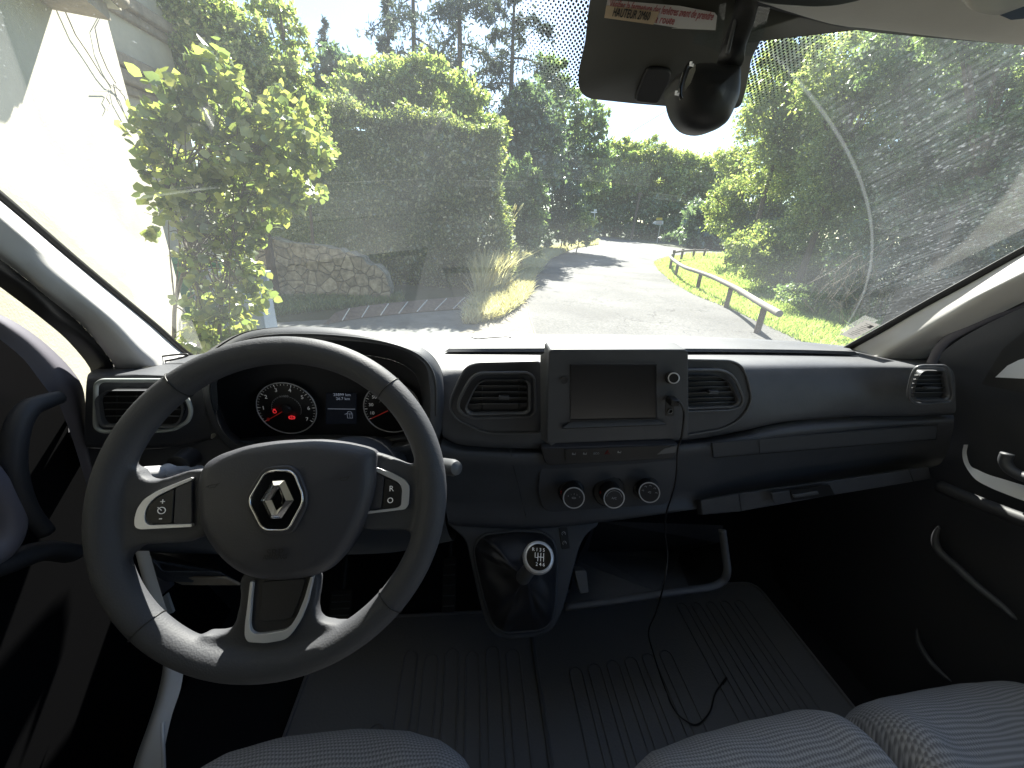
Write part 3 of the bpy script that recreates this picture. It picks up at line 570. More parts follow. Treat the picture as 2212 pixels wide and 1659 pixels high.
# lower panels
m_0 = D3((956, 944, .705), (1000, 962, .705), (1150, 969, .705), (1300, 962, .705), (1500, 949, .705), (1600, 933, .705), (1705, 912, .70), (1850, 902, .70), (1960, 901, .69), (2060, 896, .66))
m_1 = D3((952, 975, .68), (1000, 985, .68), (1150, 990, .68), (1300, 985, .68), (1500, 968, .68), (1600, 956, .675), (1705, 936, .67), (1850, 922, .67), (1960, 916, .67), (2061, 910, .65))
m_2 = D3((955, 1030, .69), (1000, 1032, .69), (1150, 1038, .69), (1300, 1030, .69), (1500, 1010, .69), (1600, 1002, .70), (1705, 990, .70), (1850, 975, .70), (1960, 955, .69), (2056, 940, .66))
m_3 = D3((960, 1080, .695), (1000, 1088, .695), (1150, 1092, .69), (1300, 1085, .69), (1500, 1068, .70), (1600, 1056, .71), (1705, 1042, .71), (1850, 1022, .71), (1960, 1006, .70), (2042, 985, .67))
m_4 = D3((970, 1130, .69), (1000, 1138, .69), (1150, 1142, .68), (1300, 1128, .68), (1500, 1100, .69), (1600, 1080, .70), (1705, 1064, .70), (1850, 1040, .70), (1960, 1022, .69), (2010, 1006, .68))
m_5 = [p+np.array([0, .10, -.01]) for p in m_4]
loft('lower_panel', [m_0, m_1, m_2, m_3, m_4, m_5], M['pad2'], dash, 70, 5, 60)
n_0 = D3((188, 968, .675), (300, 971, .675), (400, 963, .68), (455, 950, .69), (560, 955, .74), (700, 975, .76), (850, 970, .74), (960, 948, .71))
n_1 = D3((196, 1040, .66), (300, 1040, .66), (400, 1040, .67), (500, 1040, .69), (600, 1060, .70), (700, 1060, .70), (850, 1050, .70), (958, 1040, .69))
n_2 = D3((215, 1110, .65), (300, 1140, .65), (400, 1150, .66), (500, 1165, .67), (600, 1170, .68), (700, 1170, .69), (850, 1165, .69), (965, 1140, .69))
n_3 = D3((250, 1170, .65), (310, 1185, .65), (400, 1190, .66), (500, 1190, .67), (600, 1190, .68), (700, 1190, .69), (850, 1185, .69), (985, 1160, .69))
n_4 = [p+np.array([0, .2, -.0]) for p in n_3]
loft('lower_panel', [n_0, n_1, n_2, n_3, n_4], M['pad2'], dash, 60, 5, 60)
# storage lid on top of the dash
b0 = D3((1000, 729, .995), (1200, 726, 1.0), (1500, 731, .98), (1700, 739, .94), (1832, 751, .90))
b1 = D3((970, 753, .865), (1200, 752, .865), (1500, 753, .855), (1700, 755, .83), (1846, 759, .80))
b2 = D3((960, 760, .857), (1200, 760, .86), (1500, 760, .85), (1700, 762, .827), (1858, 767, .797))
lid = loft('storage_lid', [b0, b1], M['pad'], dash, 40, 4, 60); lo_ = loft('lid_front', [b1, b2], M['pad2'], lid, 40, 2, 60)
obj('lid_side', [b0[0], b1[0], b2[0]], [[0, 1, 2]], M['pad2'], lid)
mb = MB(); pts = zz('E', (1740, 1035), (1790, 1045), (1850, 1040), (1960, 1032), (2020, 1030), (2050, 1040)); mb.tube(crom([uy(x, y, .955)+np.array([0, 0, .004]) for x, y in pts], 5), .0015, 6); mb.build('lid_recess_mark', M['dark'], lid, 180)
mb = MB(); mb.tube([uy(352+54*math.cos(t), 775-5.5*math.sin(t)-.15*54*math.cos(t), .80-.00*t) for t in np.linspace(0, 6.283, 30, endpoint=False)], .0022, 6, closed=True); mb.build('demister_slot', M['dark'], dash, 180)
mb = MB(); mb.box(((XL+XR)/2, .95, EYE[2]-.46), (XR-XL-.16, .24, .24)); mb.build('dash_core', M['dark'], dash)
# vents
def vent(ring, opening, slats, tab, Yf, ringmat, ringr, vanes=(), bezel=None, rlabel=None):
    op = [uy(x, y, Yf) for x, y in fillet(opening, 9, 4)]
    v = plate('air_vent', op, YB, .004, M['black'], dash)
    if rlabel: v['label'] = rlabel
    if bezel:
        plate('vent_bezel', [uy(x, y, Yf+.006) for x, y in fillet(bezel, 14, 4)], YB, .01, M['pad2'], v, bevel=.002)
        mb = MB(); mb.tube(fillet([uy(x, y, Yf+.004) for x, y in bezel], .012, 4), .0022, 8, closed=True); mb.build('bezel_edge', M['slat'], v, 180)
    rg = fillet(ring, 10, 5); mb = MB(); mb.tube([uy(x, y, Yf-.003) for x, y in rg], ringr, 10, closed=True); mb.build('vent_frame', ringmat, v, 180)
    # inner collar
    n = len(op); ct = np.array(op).mean(0); R1 = [p+np.array([0, -.008, 0])+.0*(p-ct) for p in op]; R0 = [ct+(p-ct)*1.0 for p in op]
    R2 = [ct+(p-ct)*1.07+np.array([0, -.010, 0]) for p in op]
    obj('vent_collar', R0+R1+R2, [[i, (i+1) % n, n+(i+1) % n, n+i] for i in range(n)]+[[n+i, n+(i+1) % n, 2*n+(i+1) % n, 2*n+i] for i in range(n)], M['slat'], v, smooth=60)
    for (x0, x1, y0, y1) in slats:
        a = uy(x0, y0, Yf-.004); b = uy(x1, y1, Yf-.004); mb = MB(); mb.tube([a, b], .0035, 6, flat=.28, upv=(0, .35, 1)); mb.build('slat', M['slat'], v, 180)
    for (x, y0, y1) in vanes:
        mb = MB(); mb.tube([uy(x, y0, Yf-.001), uy(x, y1, Yf-.001)], .0010, 6); mb.build('vane', M['dark'], v, 180)
    if tab:
        (x0, y0), (x1, y1) = tab; c = (uy(x0, y0, Yf-.010)+uy(x1, y1, Yf-.010))/2; w_ = abs(uy(x1, y1, Yf)[0]-uy(x0, y0, Yf)[0]); h_ = abs(uy(x1, y1, Yf)[2]-uy(x0, y0, Yf)[2])
        mb = MB(); mb.box(c, (w_, .008, h_)); mb.build('vent_tab', M['pad'], v, bevel=.001)
def zj(reg, x0, x1, y0, y1): (a, b), (c, d) = zz(reg, (x0, y0), (x1, y1)); return (a, c, b, d)
vent(zz('J', (185, 560), (190, 500), (240, 395), (290, 320), (350, 287), (720, 283), (770, 320), (780, 590), (750, 622), (300, 634), (215, 600)),
     zz('J', (250, 545), (290, 450), (335, 365), (385, 335), (695, 332), (722, 365), (722, 560), (690, 577), (285, 585)),
     [zj('J', 322, 715, 385, 383), zj('J', 302, 715, 432, 430), zj('J', 280, 715, 478, 474), zj('J', 262, 715, 526, 520)], zz('J', (500, 462), (577, 486)), .655, M['slat'], .003,
     [(zz('J', (370, 340))[0][0], *[zz('J', (0, k))[0][1] for k in (350, 575)]), (zz('J', (655, 340))[0][0], *[zz('J', (0, k))[0][1] for k in (345, 570)])],
     zz('J', (120, 570), (128, 480), (205, 310), (250, 240), (340, 212), (830, 200), (830, 750), (450, 752), (370, 738), (180, 650)), 'air vent left of the touch screen')
vent([(1480, 799), (1555, 799), (1577, 807), (1591, 824), (1606, 862), (1600, 878), (1575, 886), (1480, 889)], [(1480, 812), (1548, 812), (1566, 820), (1577, 836), (1589, 864), (1580, 873), (1480, 877)],
     [(1480, 1568, 825, 824), (1480, 1574, 836, 835), (1480, 1579, 848, 846), (1480, 1585, 860, 858), (1480, 1586, 871, 868)], [(1531, 843), (1549, 850)], .655, M['slat'], .003, [],
     [(1470, 777), (1580, 779), (1602, 790), (1613, 812), (1624, 861), (1610, 893), (1590, 912), (1557, 928), (1470, 942)], 'air vent right of the touch screen')
vent(zz('H', (80, 560), (85, 340), (120, 316), (500, 316), (570, 335), (640, 440), (657, 500), (640, 560), (560, 608), (480, 620), (120, 624), (84, 600)),
     zz('H', (140, 545), (122, 420), (180, 372), (560, 372), (620, 480), (600, 545), (560, 578), (165, 574)),
     [zj('H', 135, 590, 412, 412), zj('H', 140, 600, 450, 450), zj('H', 145, 612, 490, 490), zj('H', 150, 600, 530, 530)], zz('H', (290, 498), (350, 520)), .645, M['greyring'], .0033,
     [(zz('H', (210, 0))[0][0], *[zz('H', (0, k))[0][1] for k in (385, 565)]), (zz('H', (330, 0))[0][0], *[zz('H', (0, k))[0][1] for k in (385, 565)])], None, 'outer air vent with pale grey frame by the driver door')
vent(zz('G', (1325, 1170), (1322, 1110), (1350, 990), (1380, 940), (1420, 926), (1600, 926), (1632, 965), (1662, 1150), (1640, 1205), (1390, 1220), (1340, 1195)),
     zz('G', (1342, 1160), (1332, 1115), (1366, 1000), (1400, 958), (1556, 960), (1592, 1140), (1570, 1170), (1375, 1172)),
     [zj('G', 1365, 1570, 1000, 998), zj('G', 1355, 1578, 1031, 1028), zj('G', 1345, 1583, 1063, 1060), zj('G', 1338, 1588, 1097, 1094), zj('G', 1338, 1590, 1132, 1130)], zz('G', (1450, 1085), (1540, 1102)), .638, M['slat'], .003, [], None, 'outer air vent by the passenger door')
# binnacle hood: closed rings
h1 = [(725, 400), (728, 300), (755, 225), (830, 140), (1000, 50), (1200, 22), (1450, 24), (1700, 50), (1900, 95), (2040, 160), (2110, 240), (2140, 340), (2140, 520), (2110, 680), (1960, 740), (1500, 770), (1000, 760), (860, 700), (770, 580)]
h2 = [(765, 400), (775, 310), (810, 230), (880, 165), (1010, 105), (1200, 72), (1450, 72), (1700, 88), (1880, 118), (1994, 165), (2064, 235), (2087, 352), (2090, 520), (2060, 660), (1940, 710), (1500, 740), (1010, 720), (890, 670), (810, 560)]
h3 = [(800, 400), (815, 320), (850, 250), (920, 200), (1030, 170), (1200, 150), (1450, 150), (1700, 165), (1860, 195), (1955, 240), (2010, 300), (2035, 400), (2040, 530), (2010, 640), (1900, 680), (1500, 700), (1040, 690), (920, 640), (850, 540)]
h0 = [(700, 430), (690, 300), (705, 195), (800, 110), (960, 32), (1190, 6), (1450, 8), (1700, 32), (1920, 76), (2060, 140), (2140, 220), (2180, 330), (2190, 520), (2150, 720), (1980, 800), (1500, 820), (990, 800), (840, 730), (740, 600)]
def crings(name, rings, m, parent, smooth=50):
    RR = [crom(r, 6, closed=True) for r in rings]; n = len(RR[0]); V = [p for r in RR for p in r]
    F = [[j*n+i, j*n+(i+1) % n, (j+1)*n+(i+1) % n, (j+1)*n+i] for j in range(len(RR)-1) for i in range(n)]
    return obj(name, V, F, m, parent, smooth=smooth)
H0 = PY('H', .80, *h0); H1 = PY('H', .665, *h1); H1b = [p+np.array([0, .02, 0])*1 for p in PY('H', .665, *[(a*.45+c*.55, b*.45+d*.55) for (a, b), (c, d) in zip(h0, h1)])]
H2 = PY('H', .655, *h2); H3 = PY('H', .765, *h3)
Hm = [a*.5+b*.5+np.array([0, -.004, 0]) for a, b in zip(H1, H2)]
hood = crings('binnacle_hood', [H0, H1b, H1, Hm, H2, [a*.6+b*.4 for a, b in zip(H2, H3)], H3], M['pad'], dash, 70)
mb = MB(); g_ = [a*.35+b*.65 for a, b in zip(H0, H1b)]; q_ = crom([p+np.array([0, -.003, .001]) for p in g_[2:13]], 6); mb.tube(q_, .0013, 6); mb.build('hood_seam', M['black'], hood, 180)
mb = MB(); mb.tube(crom([a*.5+b*.5+np.array([0, -.0045, 0]) for a, b in zip(H1[2:13], Hm[2:13])], 6), .0016, 6); mb.build('hood_lip', M['slat'], hood, 180)
clus = plate('instrument_cluster', crom(PY('H', .766, *h3), 4, closed=True), YB, .01, M['dark'], dash)
def gauge(name, cH, R, Yg, a0, a1, nmaj, labels, lab_r, unit=None, sub=5, arc_in=None, needle=None, lsize=.0115):
    c = uy(*zz('H', cH)[0], Yg); g = MB()
    g.lathe(c+np.array([0, .003, 0]), YB, [(R*1.0, 0), (R*1.0, .002), (R*.97, .003)], 48); face = g.build(name, M['black'], clus, 60)
    def pt(a, r, y=0): return c+np.array([r*math.sin(a), -.0015+y, r*math.cos(a)])
    mb = MB(); mb.tube([pt(a, R, -.001) for a in np.linspace(0, 2*math.pi, 72, endpoint=False)], .0012, 8, closed=True); mb.build('chrome_ring', M['satin'], face, 180)
    mb = MB()
    for i in range(nmaj*sub+1):
        a = a0+(a1-a0)*i/(nmaj*sub); big = i % sub == 0; l = .10 if big else .055; w_ = .0009 if big else .00035
        mb.tube([pt(a, R*.96, -.002), pt(a, R*(.96-l), -.002)], [w_, w_*.5] if big else w_, 4)
    mb.build('tick_marks', M['white'], face)
    for t, a in labels: text('numeral', t, pt(a, lab_r*R, -.003), XA, ZA, lsize, M['white'], face)
    if unit: text('lettering', unit, pt(0, R*.50, -.003), XA, ZA, lsize*.6, M['grey'], face)
    if arc_in:
        mb = MB(); mb.tube([pt(a, R*.5, -.002) for a in np.linspace(*arc_in, 40)], .0003, 4)
        for a in np.linspace(*arc_in, 22): mb.tube([pt(a, R*.5, -.002), pt(a, R*.46, -.002)], .0003, 4)
        mb.build('inner_scale', M['grey'], face)
    mb = MB(); mb.tube([pt(needle, -R*.12, -.005), pt(needle, R*.9, -.005)], [.0014, .0006], 6); mb.build('needle', M['redn'], face)
    mb = MB(); mb.lathe(pt(0, 0, -.002), YB, [(R*.17, 0), (R*.17, .003), (R*.13, .005)], 24); mb.build('needle_hub', M['dark'], face, 40)
    return face, pt
Rg = .0575
D2 = math.radians
tacho, ptt = gauge('rev_counter', (1232, 483), Rg, .752, D2(-122), D2(122), 7, [(str(i), D2(-122+244*i/7)) for i in range(1, 8)], .76, 'x1000', needle=D2(-122), arc_in=(D2(-100), D2(115)))
text('numeral', '0', ptt(D2(-122), Rg*.80, -.003), XA, ZA, .011, M['redn'], tacho)
speedo, pts_ = gauge('speedometer', (1862, 480), Rg, .752, D2(-118), D2(118), 9, [(str(v), D2(-118+236*(v-0)/180)) for v in (10, 30, 50, 70, 90, 110, 130, 150, 170)], .74, 'km/h', needle=D2(-118), sub=4, arc_in=(D2(-60), D2(60)), lsize=.010)
c = ptt(D2(-104), Rg*.42, -.003); mb = MB(); mb.tube([c+np.array([.0032*math.cos(a), 0, .0034*math.sin(a)]) for a in np.linspace(0, 2*math.pi, 14, endpoint=False)], .0008, 5, closed=True); mb.box(c+np.array([0, 0, .0050]), (.0045, .001, .002)); mb.build('warning_light', M['redl'], tacho)
c = ptt(D2(158), Rg*.36, -.003); mb = MB(); mb.tube([c+np.array([.0042*math.cos(a), 0, .0038*math.sin(a)]) for a in np.linspace(0, 2*math.pi, 16, endpoint=False)], .0009, 5, closed=True)
for s in (-1, 1): mb.tube([c+np.array([s*.0062*math.cos(a), 0, .005*math.sin(a)]) for a in np.linspace(-.8, .8, 7)], .0007, 5)
mb.box(c, (.0016, .001, .0046)); mb.build('warning_light', M['redl'], tacho)
ld = plate('trip_display', PY('H', .757, (1465, 395), (1645, 395), (1647, 578), (1462, 578)), YB, .004, M['lcdbg'], clus)
text('lettering', '25899 km', uy(*zz('H', (1560, 403))[0], .752), XA, ZA, .0085, M['lcd'], ld)
text('lettering', '26.7 km', uy(*zz('H', (1566, 427))[0], .752), XA, ZA, .0085, M['lcd'], ld)
mb = MB(); a, b = PY('H', .752, (1475, 487), (1640, 489)); mb.tube([a, b], .0006, 4)
c = uy(*zz('H', (1607, 525))[0], .752)
mb.tube([c+np.array(p)*.001 for p in [(-5, 0, -7), (-5, 0, 4), (-3, 0, 8), (3, 0, 8), (5, 0, 4), (5, 0, -7)]], .0005, 4, closed=True); mb.tube([c+np.array(p)*.001 for p in [(-5, 0, 3), (5, 0, 3)]], .0004, 4); mb.tube([c+np.array(p)*.001 for p in [(0, 0, -7), (0, 0, 3)]], .0003, 4); mb.tube([c+np.array(p)*.001 for p in [(-5, 0, 4), (-10, 0, 2)]], .0005, 4)
mb.build('door_open_symbol', M['lcd'], ld)
plate('cluster_lower_trim', PY('H', .735, (920, 690), (1200, 670), (1500, 665), (1800, 680), (1960, 655), (2060, 665), (2000, 760), (1500, 800), (1000, 780)), YB, .02, M['pad2'], dash, bevel=.004)
# touch screen
hs = [(1186, 755), (1487, 755), (1488, 947), (1181, 959)]
ts = plate('touchscreen_radio', [uy(x, y, .605) for x, y in fillet(hs, 9, 4)], YB, .045, M['pad2'], dash, bevel=.0022, seg=3)
cap_ = [(1167, 768), (1190, 753), (1190, 962), (1168, 948)]
plate('screen_housing_side', [uy(x, y, Y) for (x, y), Y in zip(cap_, (.645, .612, .612, .645))], (-1, -.6, 0), .01, M['slat'], ts)
scn = plate('screen', [uy(x, y, .6035) for x, y in fillet([(1232, 789), (1417, 789), (1417, 905), (1233, 909)], 3, 2)], YB, .001, mat('switched_off_screen', (.012, .012, .014), .28), ts)
mb = MB(); P_ = [uy(x, y, .601) for x, y in [(1232, 788), (1418, 788), (1419, 906), (1232, 910)]]; mb.tube(P_, .0012, 6, closed=True); mb.build('screen_edge', M['dark'], ts, 30)
obj('screen_ledge', [uy(*zz('J', p)[0], Y) for p, Y in (((1050, 666), .604), ((1718, 645), .604), ((1790, 682), .596), ((990, 712), .596))]+[uy(*zz('J', p)[0], .603) for p in ((1790, 690), (990, 720))], [[0, 1, 2, 3], [3, 2, 4, 5]], M['pad'], ts)
kb = MB(); c = uy(*zz('J', (1825, 322))[0], .604); f = uy(*zz('J', (1848, 326))[0], .585); ax = f-c; L_ = np.linalg.norm(ax)
kb.lathe(c, ax, [(.0115, 0), (.0115, L_*.2), (.0095, L_*.3), (.0092, L_)], 28); kn = kb.build('volume_knob', M['black'], ts, 40)
mb = MB(); mb.lathe(c, ax, [(.0093, L_*.9), (.0098, L_), (.0098, L_+.001), (.0080, L_+.0015), (.0078, L_-.0002)], 32, cap=False); mb.build('knob_ring', M['satin'], kn, 50)
mb = MB(); mb.lathe(uy(1218, 821, .604), YB, [(.0068, 0), (.0068, .001), (.005, .0005)], 24); mb.build('blank_button', M['dark'], ts, 30)
plate('usb_socket', [uy(x, y, .6035) for x, y in fillet(zz('J', (1790, 470), (1850, 470), (1852, 620), (1788, 622)), 5, 3)], YB, .001, M['black'], ts)
mb = MB(); c = uy(*zz('J', (1822, 582))[0], .602); mb.lathe(c, YB, [(.005, 0), (.005, .001), (.0032, .001), (.003, 0)], 20); mb.build('jack_socket', M['slat'], ts, 40)
# switch bar
sb = plate('switch_strip', [uy(x, y, .668) for x, y in fillet(zz('J', (822, 868), (1890, 835), (1872, 905), (1835, 948), (880, 1003), (850, 970)), 7, 3)], YB, .02, M['dark'], dash, bevel=.002)
plate('switch_bar', [uy(x, y, .664) for x, y in fillet(zz('J', (1010, 878), (1815, 846), (1835, 880), (1720, 932), (1015, 972)), 3, 2)], YB, .004, M['black'], sb)
plate('switch_strip_edge', [uy(x, y, .663) for x, y in zz('J', (1780, 868), (1875, 850), (1862, 900), (1720, 915))], YB, .003, M['slat'], sb)
text('lettering', 'ECO', uy(*zz('J', (1252, 908))[0], .6625), XA, ZA, .0065, M['grey'], sb)
mb = MB(); c = uy(*zz('J', (1338, 902))[0], .6625); T = lambda s: [c+np.array([s*math.sin(a), 0, s*math.cos(a)]) for a in (0, 2.094, 4.189)]
mb.tube(T(.0062), .0007, 5, closed=True); mb.tube(T(.003), .0006, 5, closed=True); mb.build('hazard_symbol', M['red'], sb)
mb = MB()
for (x, y) in ((1075, 914), (1160, 912), (1425, 900)):
    c = uy(*zz('J', (x, y))[0], .6625); mb.box(c, (.006, .0006, .0018)); mb.box(c+np.array([-.002, 0, .002]), (.0022, .0006, .003)); mb.box(c+np.array([.004, 0, .001]), (.0008, .0006, .0055))
mb.build('switch_symbol', M['grey'], sb)
# heater knobs
pn = [uy(x, y, .684) for x, y in fillet(zz('J', (820, 1010), (1890, 940), (1870, 1150), (1835, 1260), (1780, 1300), (900, 1362), (840, 1335), (800, 1200)), 14, 4)]
hp_ = plate('heater_panel', pn, YB, .004, M['pad2'], dash, bevel=.0015)
for (bx, by, br), (fx, fy, fr), kind in (((1055, 1195, 112), (1077, 1250, 88), 0), ((1345, 1190, 140), (1388, 1252, 87), 1), ((1632, 1172, 110), (1660, 1208, 84), 2)):
    c = uy(*zz('J', (bx, by))[0], .684); f = uy(*zz('J', (fx, fy))[0], .64); s_ = .28*.78/832
    ax = f-c; L_ = np.linalg.norm(ax); mb = MB(); mb.lathe(c, ax, [(br*s_, 0), (br*s_, L_*.12), (br*s_*.93, L_*.2), (fr*s_*1.08, L_*.22), (fr*s_*.97, L_)], 36)
    k_ = mb.build('heater_knob', M['black'], dash, 40)
    mb = MB(); mb.lathe(c, ax, [(fr*s_*.98, L_*.97), (fr*s_, L_), (fr*s_*.98, L_+.001), (fr*s_*.9, L_+.001), (fr*s_*.88, L_-.0005)], 40, cap=False); mb.build('knob_ring', M['satin'], k_, 50)
    a = nrm(ax); u = nrm(ZA-a*np.dot(a, ZA)); r = np.cross(u, a)*-1; r = r if r[0] > 0 else -r; o = c+a*(L_+.0006)
    mb = MB(); mb.lathe(c, ax, [(fr*s_*.9, L_-.001), (fr*s_*.9, L_+.0004)], 32); mb.build('knob_face', M['dark'], k_, 30)
    mb = MB(); q = br*s_
    if kind == 0:
        for i, t in enumerate('01234'): text('numeral', t, o+r*(-.012+.006*i)+u*(.0085-.0014*(i-2)**2), r, u, .0042, M['grey'], k_)
        mb.tube([o+r*.004*math.cos(t)+u*.0016*math.sin(t) for t in np.linspace(0, 6.28, 14)], .0005, 5); mb.build('fan_symbol', M['grey'], k_)
    elif kind == 1: text('lettering', 'A/C', o, r, u, .0065, M['grey'], k_); mb.tube([o+(r*math.sin(t)+u*math.cos(t))*fr*s_*.72 for t in np.linspace(-1.4, 1.4, 20)], .0004, 5); mb.build('temperature_arc', M['grey'], k_)
    else:
        for t in np.linspace(-1.5, 1.5, 5):
            p = o+(r*math.sin(t)+u*math.cos(t))*fr*s_*.62; mb.tube([p-r*.002, p-r*.0005+u*.0018, p+r*.0015+u*.0018, p+r*.002-u*.0005], .0005, 5)
        p = o; mb.tube([p-r*.003, p-r*.001+u*.002, p+r*.003+u*.002, p+r*.003-u*.001], .0005, 5, closed=True); mb.build('airflow_symbol', M['grey'], k_)
    if kind < 2:
        mb = MB(); p = c+a*L_*.5-r*fr*s_*1.05+u*.002; mb.box(p, (.002, .004, .006)); mb.build('pointer', M['red'], k_)
mb = MB(); mb.tube([uy(x, y, .682) for x, y in zz('J', (585, 870), (610, 1000), (660, 1200), (710, 1400))], .0007, 5); mb.build('panel_seam', M['black'], dash)
# glovebox parts
gd = plate('glovebox_drawer', [uy(x, y, Y) for (x, y), Y in zip([(1538, 957), (2025, 918), (2022, 949), (1541, 989)], (.672, .662, .662, .680))], (0, -1, .1), .006, M['pad2'], dash, bevel=.001)
mb = MB(); mb.tube([uy(x, y, Y) for x, y, Y in [(1538, 957, .669), (2025, 918, .659), (2022, 949, .659), (1541, 989, .677)]], .0008, 5, closed=True); mb.tube([uy(1640, 951, .667), uy(1641, 982, .673)], .0008, 5); mb.build('drawer_gap', M['black'], gd)
gl = plate('glovebox_ledge', [uy(x, y, Y) for (x, y), Y in zip(zz('L', (30, 335), (285, 290), (900, 205), (1568, 108), (1592, 190), (930, 300), (305, 410), (40, 435)), (.675, .67, .665, .66, .655, .66, .665, .67))], (0, -.8, .6), .02, M['pad'], dash, bevel=.002)
plate('latch_recess', [uy(x, y, .652) for x, y in zz('L', (640, 272), (900, 232), (935, 300), (655, 338))], (0, -1, .3), .004, M['black'], gl)
plate('latch', [uy(x, y, .648) for x, y in zz('L', (655, 300), (820, 275), (830, 295), (665, 322))], (0, -1, .3), .004, M['slat'], gl, bevel=.001)
plate('key_plate', [uy(x, y, .650) for x, y in zz('L', (508, 288), (628, 270), (638, 344), (524, 354))], (0, -1, .3), .003, M['pad2'], gl, bevel=.0012)
mb = MB()
for a, b in (((285, 290), (305, 408)), ((1435, 128), (1468, 215))): mb.tube([uy(*zz('L', a)[0], .654), uy(*zz('L', b)[0], .650)], .001, 5)
mb.build('ledge_gap', M['black'], gl)
# gear console tongue
cp = np.array([0, -.80, .60]); P0 = uy(1130, 1180, .66)
def ucon(reg, off, *pts): return [up(x, y, P0+nrm(cp)*off, nrm(cp)) for x, y in zz(reg, *pts)]
con = plate('gear_console', fillet(ucon('K', 0, (60, 60), (150, 130), (215, 190), (240, 310), (270, 440), (322, 680), (372, 800), (440, 855), (540, 862), (700, 843), (800, 800), (845, 720), (888, 600), (940, 390), (985, 225), (1035, 140), (1110, 95), (1110, 30)), 0.03, 4), cp, .05, M['pad'], dash, bevel=.008, seg=4)
ringp = fillet(ucon('K', .003, (268, 260), (290, 190), (345, 152), (560, 130), (720, 133), (800, 180), (826, 300), (822, 500), (808, 680), (770, 770), (700, 800), (480, 815), (400, 770), (350, 640), (300, 440)), .02, 4)
mb = MB(); mb.tube(ringp, .0042, 8, closed=True); mb.build('gaiter_frame', M['pad2'], con, 180)
sw = plate('cruise_switch', fillet(ucon('K', .002, (842, 108), (900, 104), (916, 245), (862, 252)), .002, 2), cp, .003, M['black'], con, bevel=.001)
for q in ((874, 146), (880, 210)):
    c = ucon('K', .0035, q)[0]; u = nrm(ZA-nrm(cp)*np.dot(ZA, nrm(cp))); mb = MB(); mb.tube([c+.0042*(math.cos(t)*XA+math.sin(t)*u) for t in np.linspace(-.6, 4.0, 16)], .0006, 5); mb.tube([c, c+.003*(XA+u)], .0006, 5); mb.build('switch_symbol', M['grey'], sw)
# open shelf
sh = MB(); lipc = crom([uy(x, y, Y) for (x, y), Y in zip(zz('K', (880, 640), (1200, 600), (1500, 556), (1750, 523), (1880, 503), (1950, 462), (1978, 400), (1968, 300), (1945, 120)), (.60, .60, .60, .60, .60, .605, .61, .63, .66))], 8)
sh.tube(lipc, .0095, 12, flat=.7); shelf = sh.build('open_shelf', M['pad'], dash, 180)
sf = [uy(x, y, Y) for (x, y), Y in zip(zz('K', (900, 610), (1500, 540), (1720, 505), (1650, 330), (1660, 265), (1040, 265), (960, 330)), (.605, .605, .605, .76, .80, .80, .72))]
obj('shelf_floor', sf, [[0, 1, 2, 3, 4, 5, 6]], M['pad'], shelf)
obj('shelf_recess', [uy(x, y, Y) for (x, y), Y in zip(zz('K', (1720, 505), (1900, 475), (1955, 400), (1940, 200), (1660, 265), (1650, 330)), (.612, .612, .62, .70, .80, .76))], [[0, 1, 2, 3, 4, 5]], M['black'], shelf)
obj('shelf_back', [uy(x, y, Y) for (x, y), Y in zip(zz('K', (940, 380), (1040, 262), (1680, 262), (1945, 210), (1950, 90), (1090, 60)), (.7, .805, .805, .72, .72, .72))], [[0, 1, 2, 3, 4, 5]], M['dark'], shelf)
plate('socket_housing', fillet([uy(x, y, Y) for (x, y), Y in zip(zz('K', (948, 398), (1028, 396), (1046, 545), (985, 552)), (.63, .63, .60, .60))], .004, 3), (0, -.9, .5), .03, M['slat'], shelf, bevel=.003)
# lower left tray
tr = [uy(x, y, Y) for (x, y), Y in zip(zz('M', (1250, 975), (1380, 985), (1460, 1090), (1950, 1090), (2060, 1150), (2160, 1205), (1500, 1180), (1390, 1130)), (.60, .60, .585, .60, .62, .63, .585, .59))]
tray = plate('coin_tray', fillet(tr, .01, 3), (0, -.8, .6), .008, M['pad'], dash, bevel=.002)
obj('coin_tray_well', [uy(x, y, Y) for (x, y), Y in zip(zz('M', (1250, 975), (1250, 870), (1800, 850), (2000, 1090), (1460, 1090), (1380, 985)), (.61, .70, .72, .66, .60, .605))], [[0, 1, 2, 3, 4, 5]], M['black'], tray)
plate('fuse_cover', [uy(x, y, .60) for x, y in zz('M', (1540, 1160), (1700, 1145), (2030, 1150), (2160, 1215), (1640, 1212), (1560, 1180))], (0, -1, .2), .006, M['cornice'], tray, bevel=.001)
plate('hinge_bracket', [uy(x, y, .62) for x, y in zz('M', (1330, 1160), (1420, 1150), (1520, 1170), (1545, 1230), (1420, 1330), (1380, 1310))], (0, -1, .2), .01, M['doorlt'], dash, bevel=.002)
plate('hinge_bracket', [uy(x, y, .60) for x, y in zz('M', (1415, 1360), (1500, 1290), (1560, 1460), (1500, 1480))], (0, -1, .2), .006, M['pillar'], dash, bevel=.001)
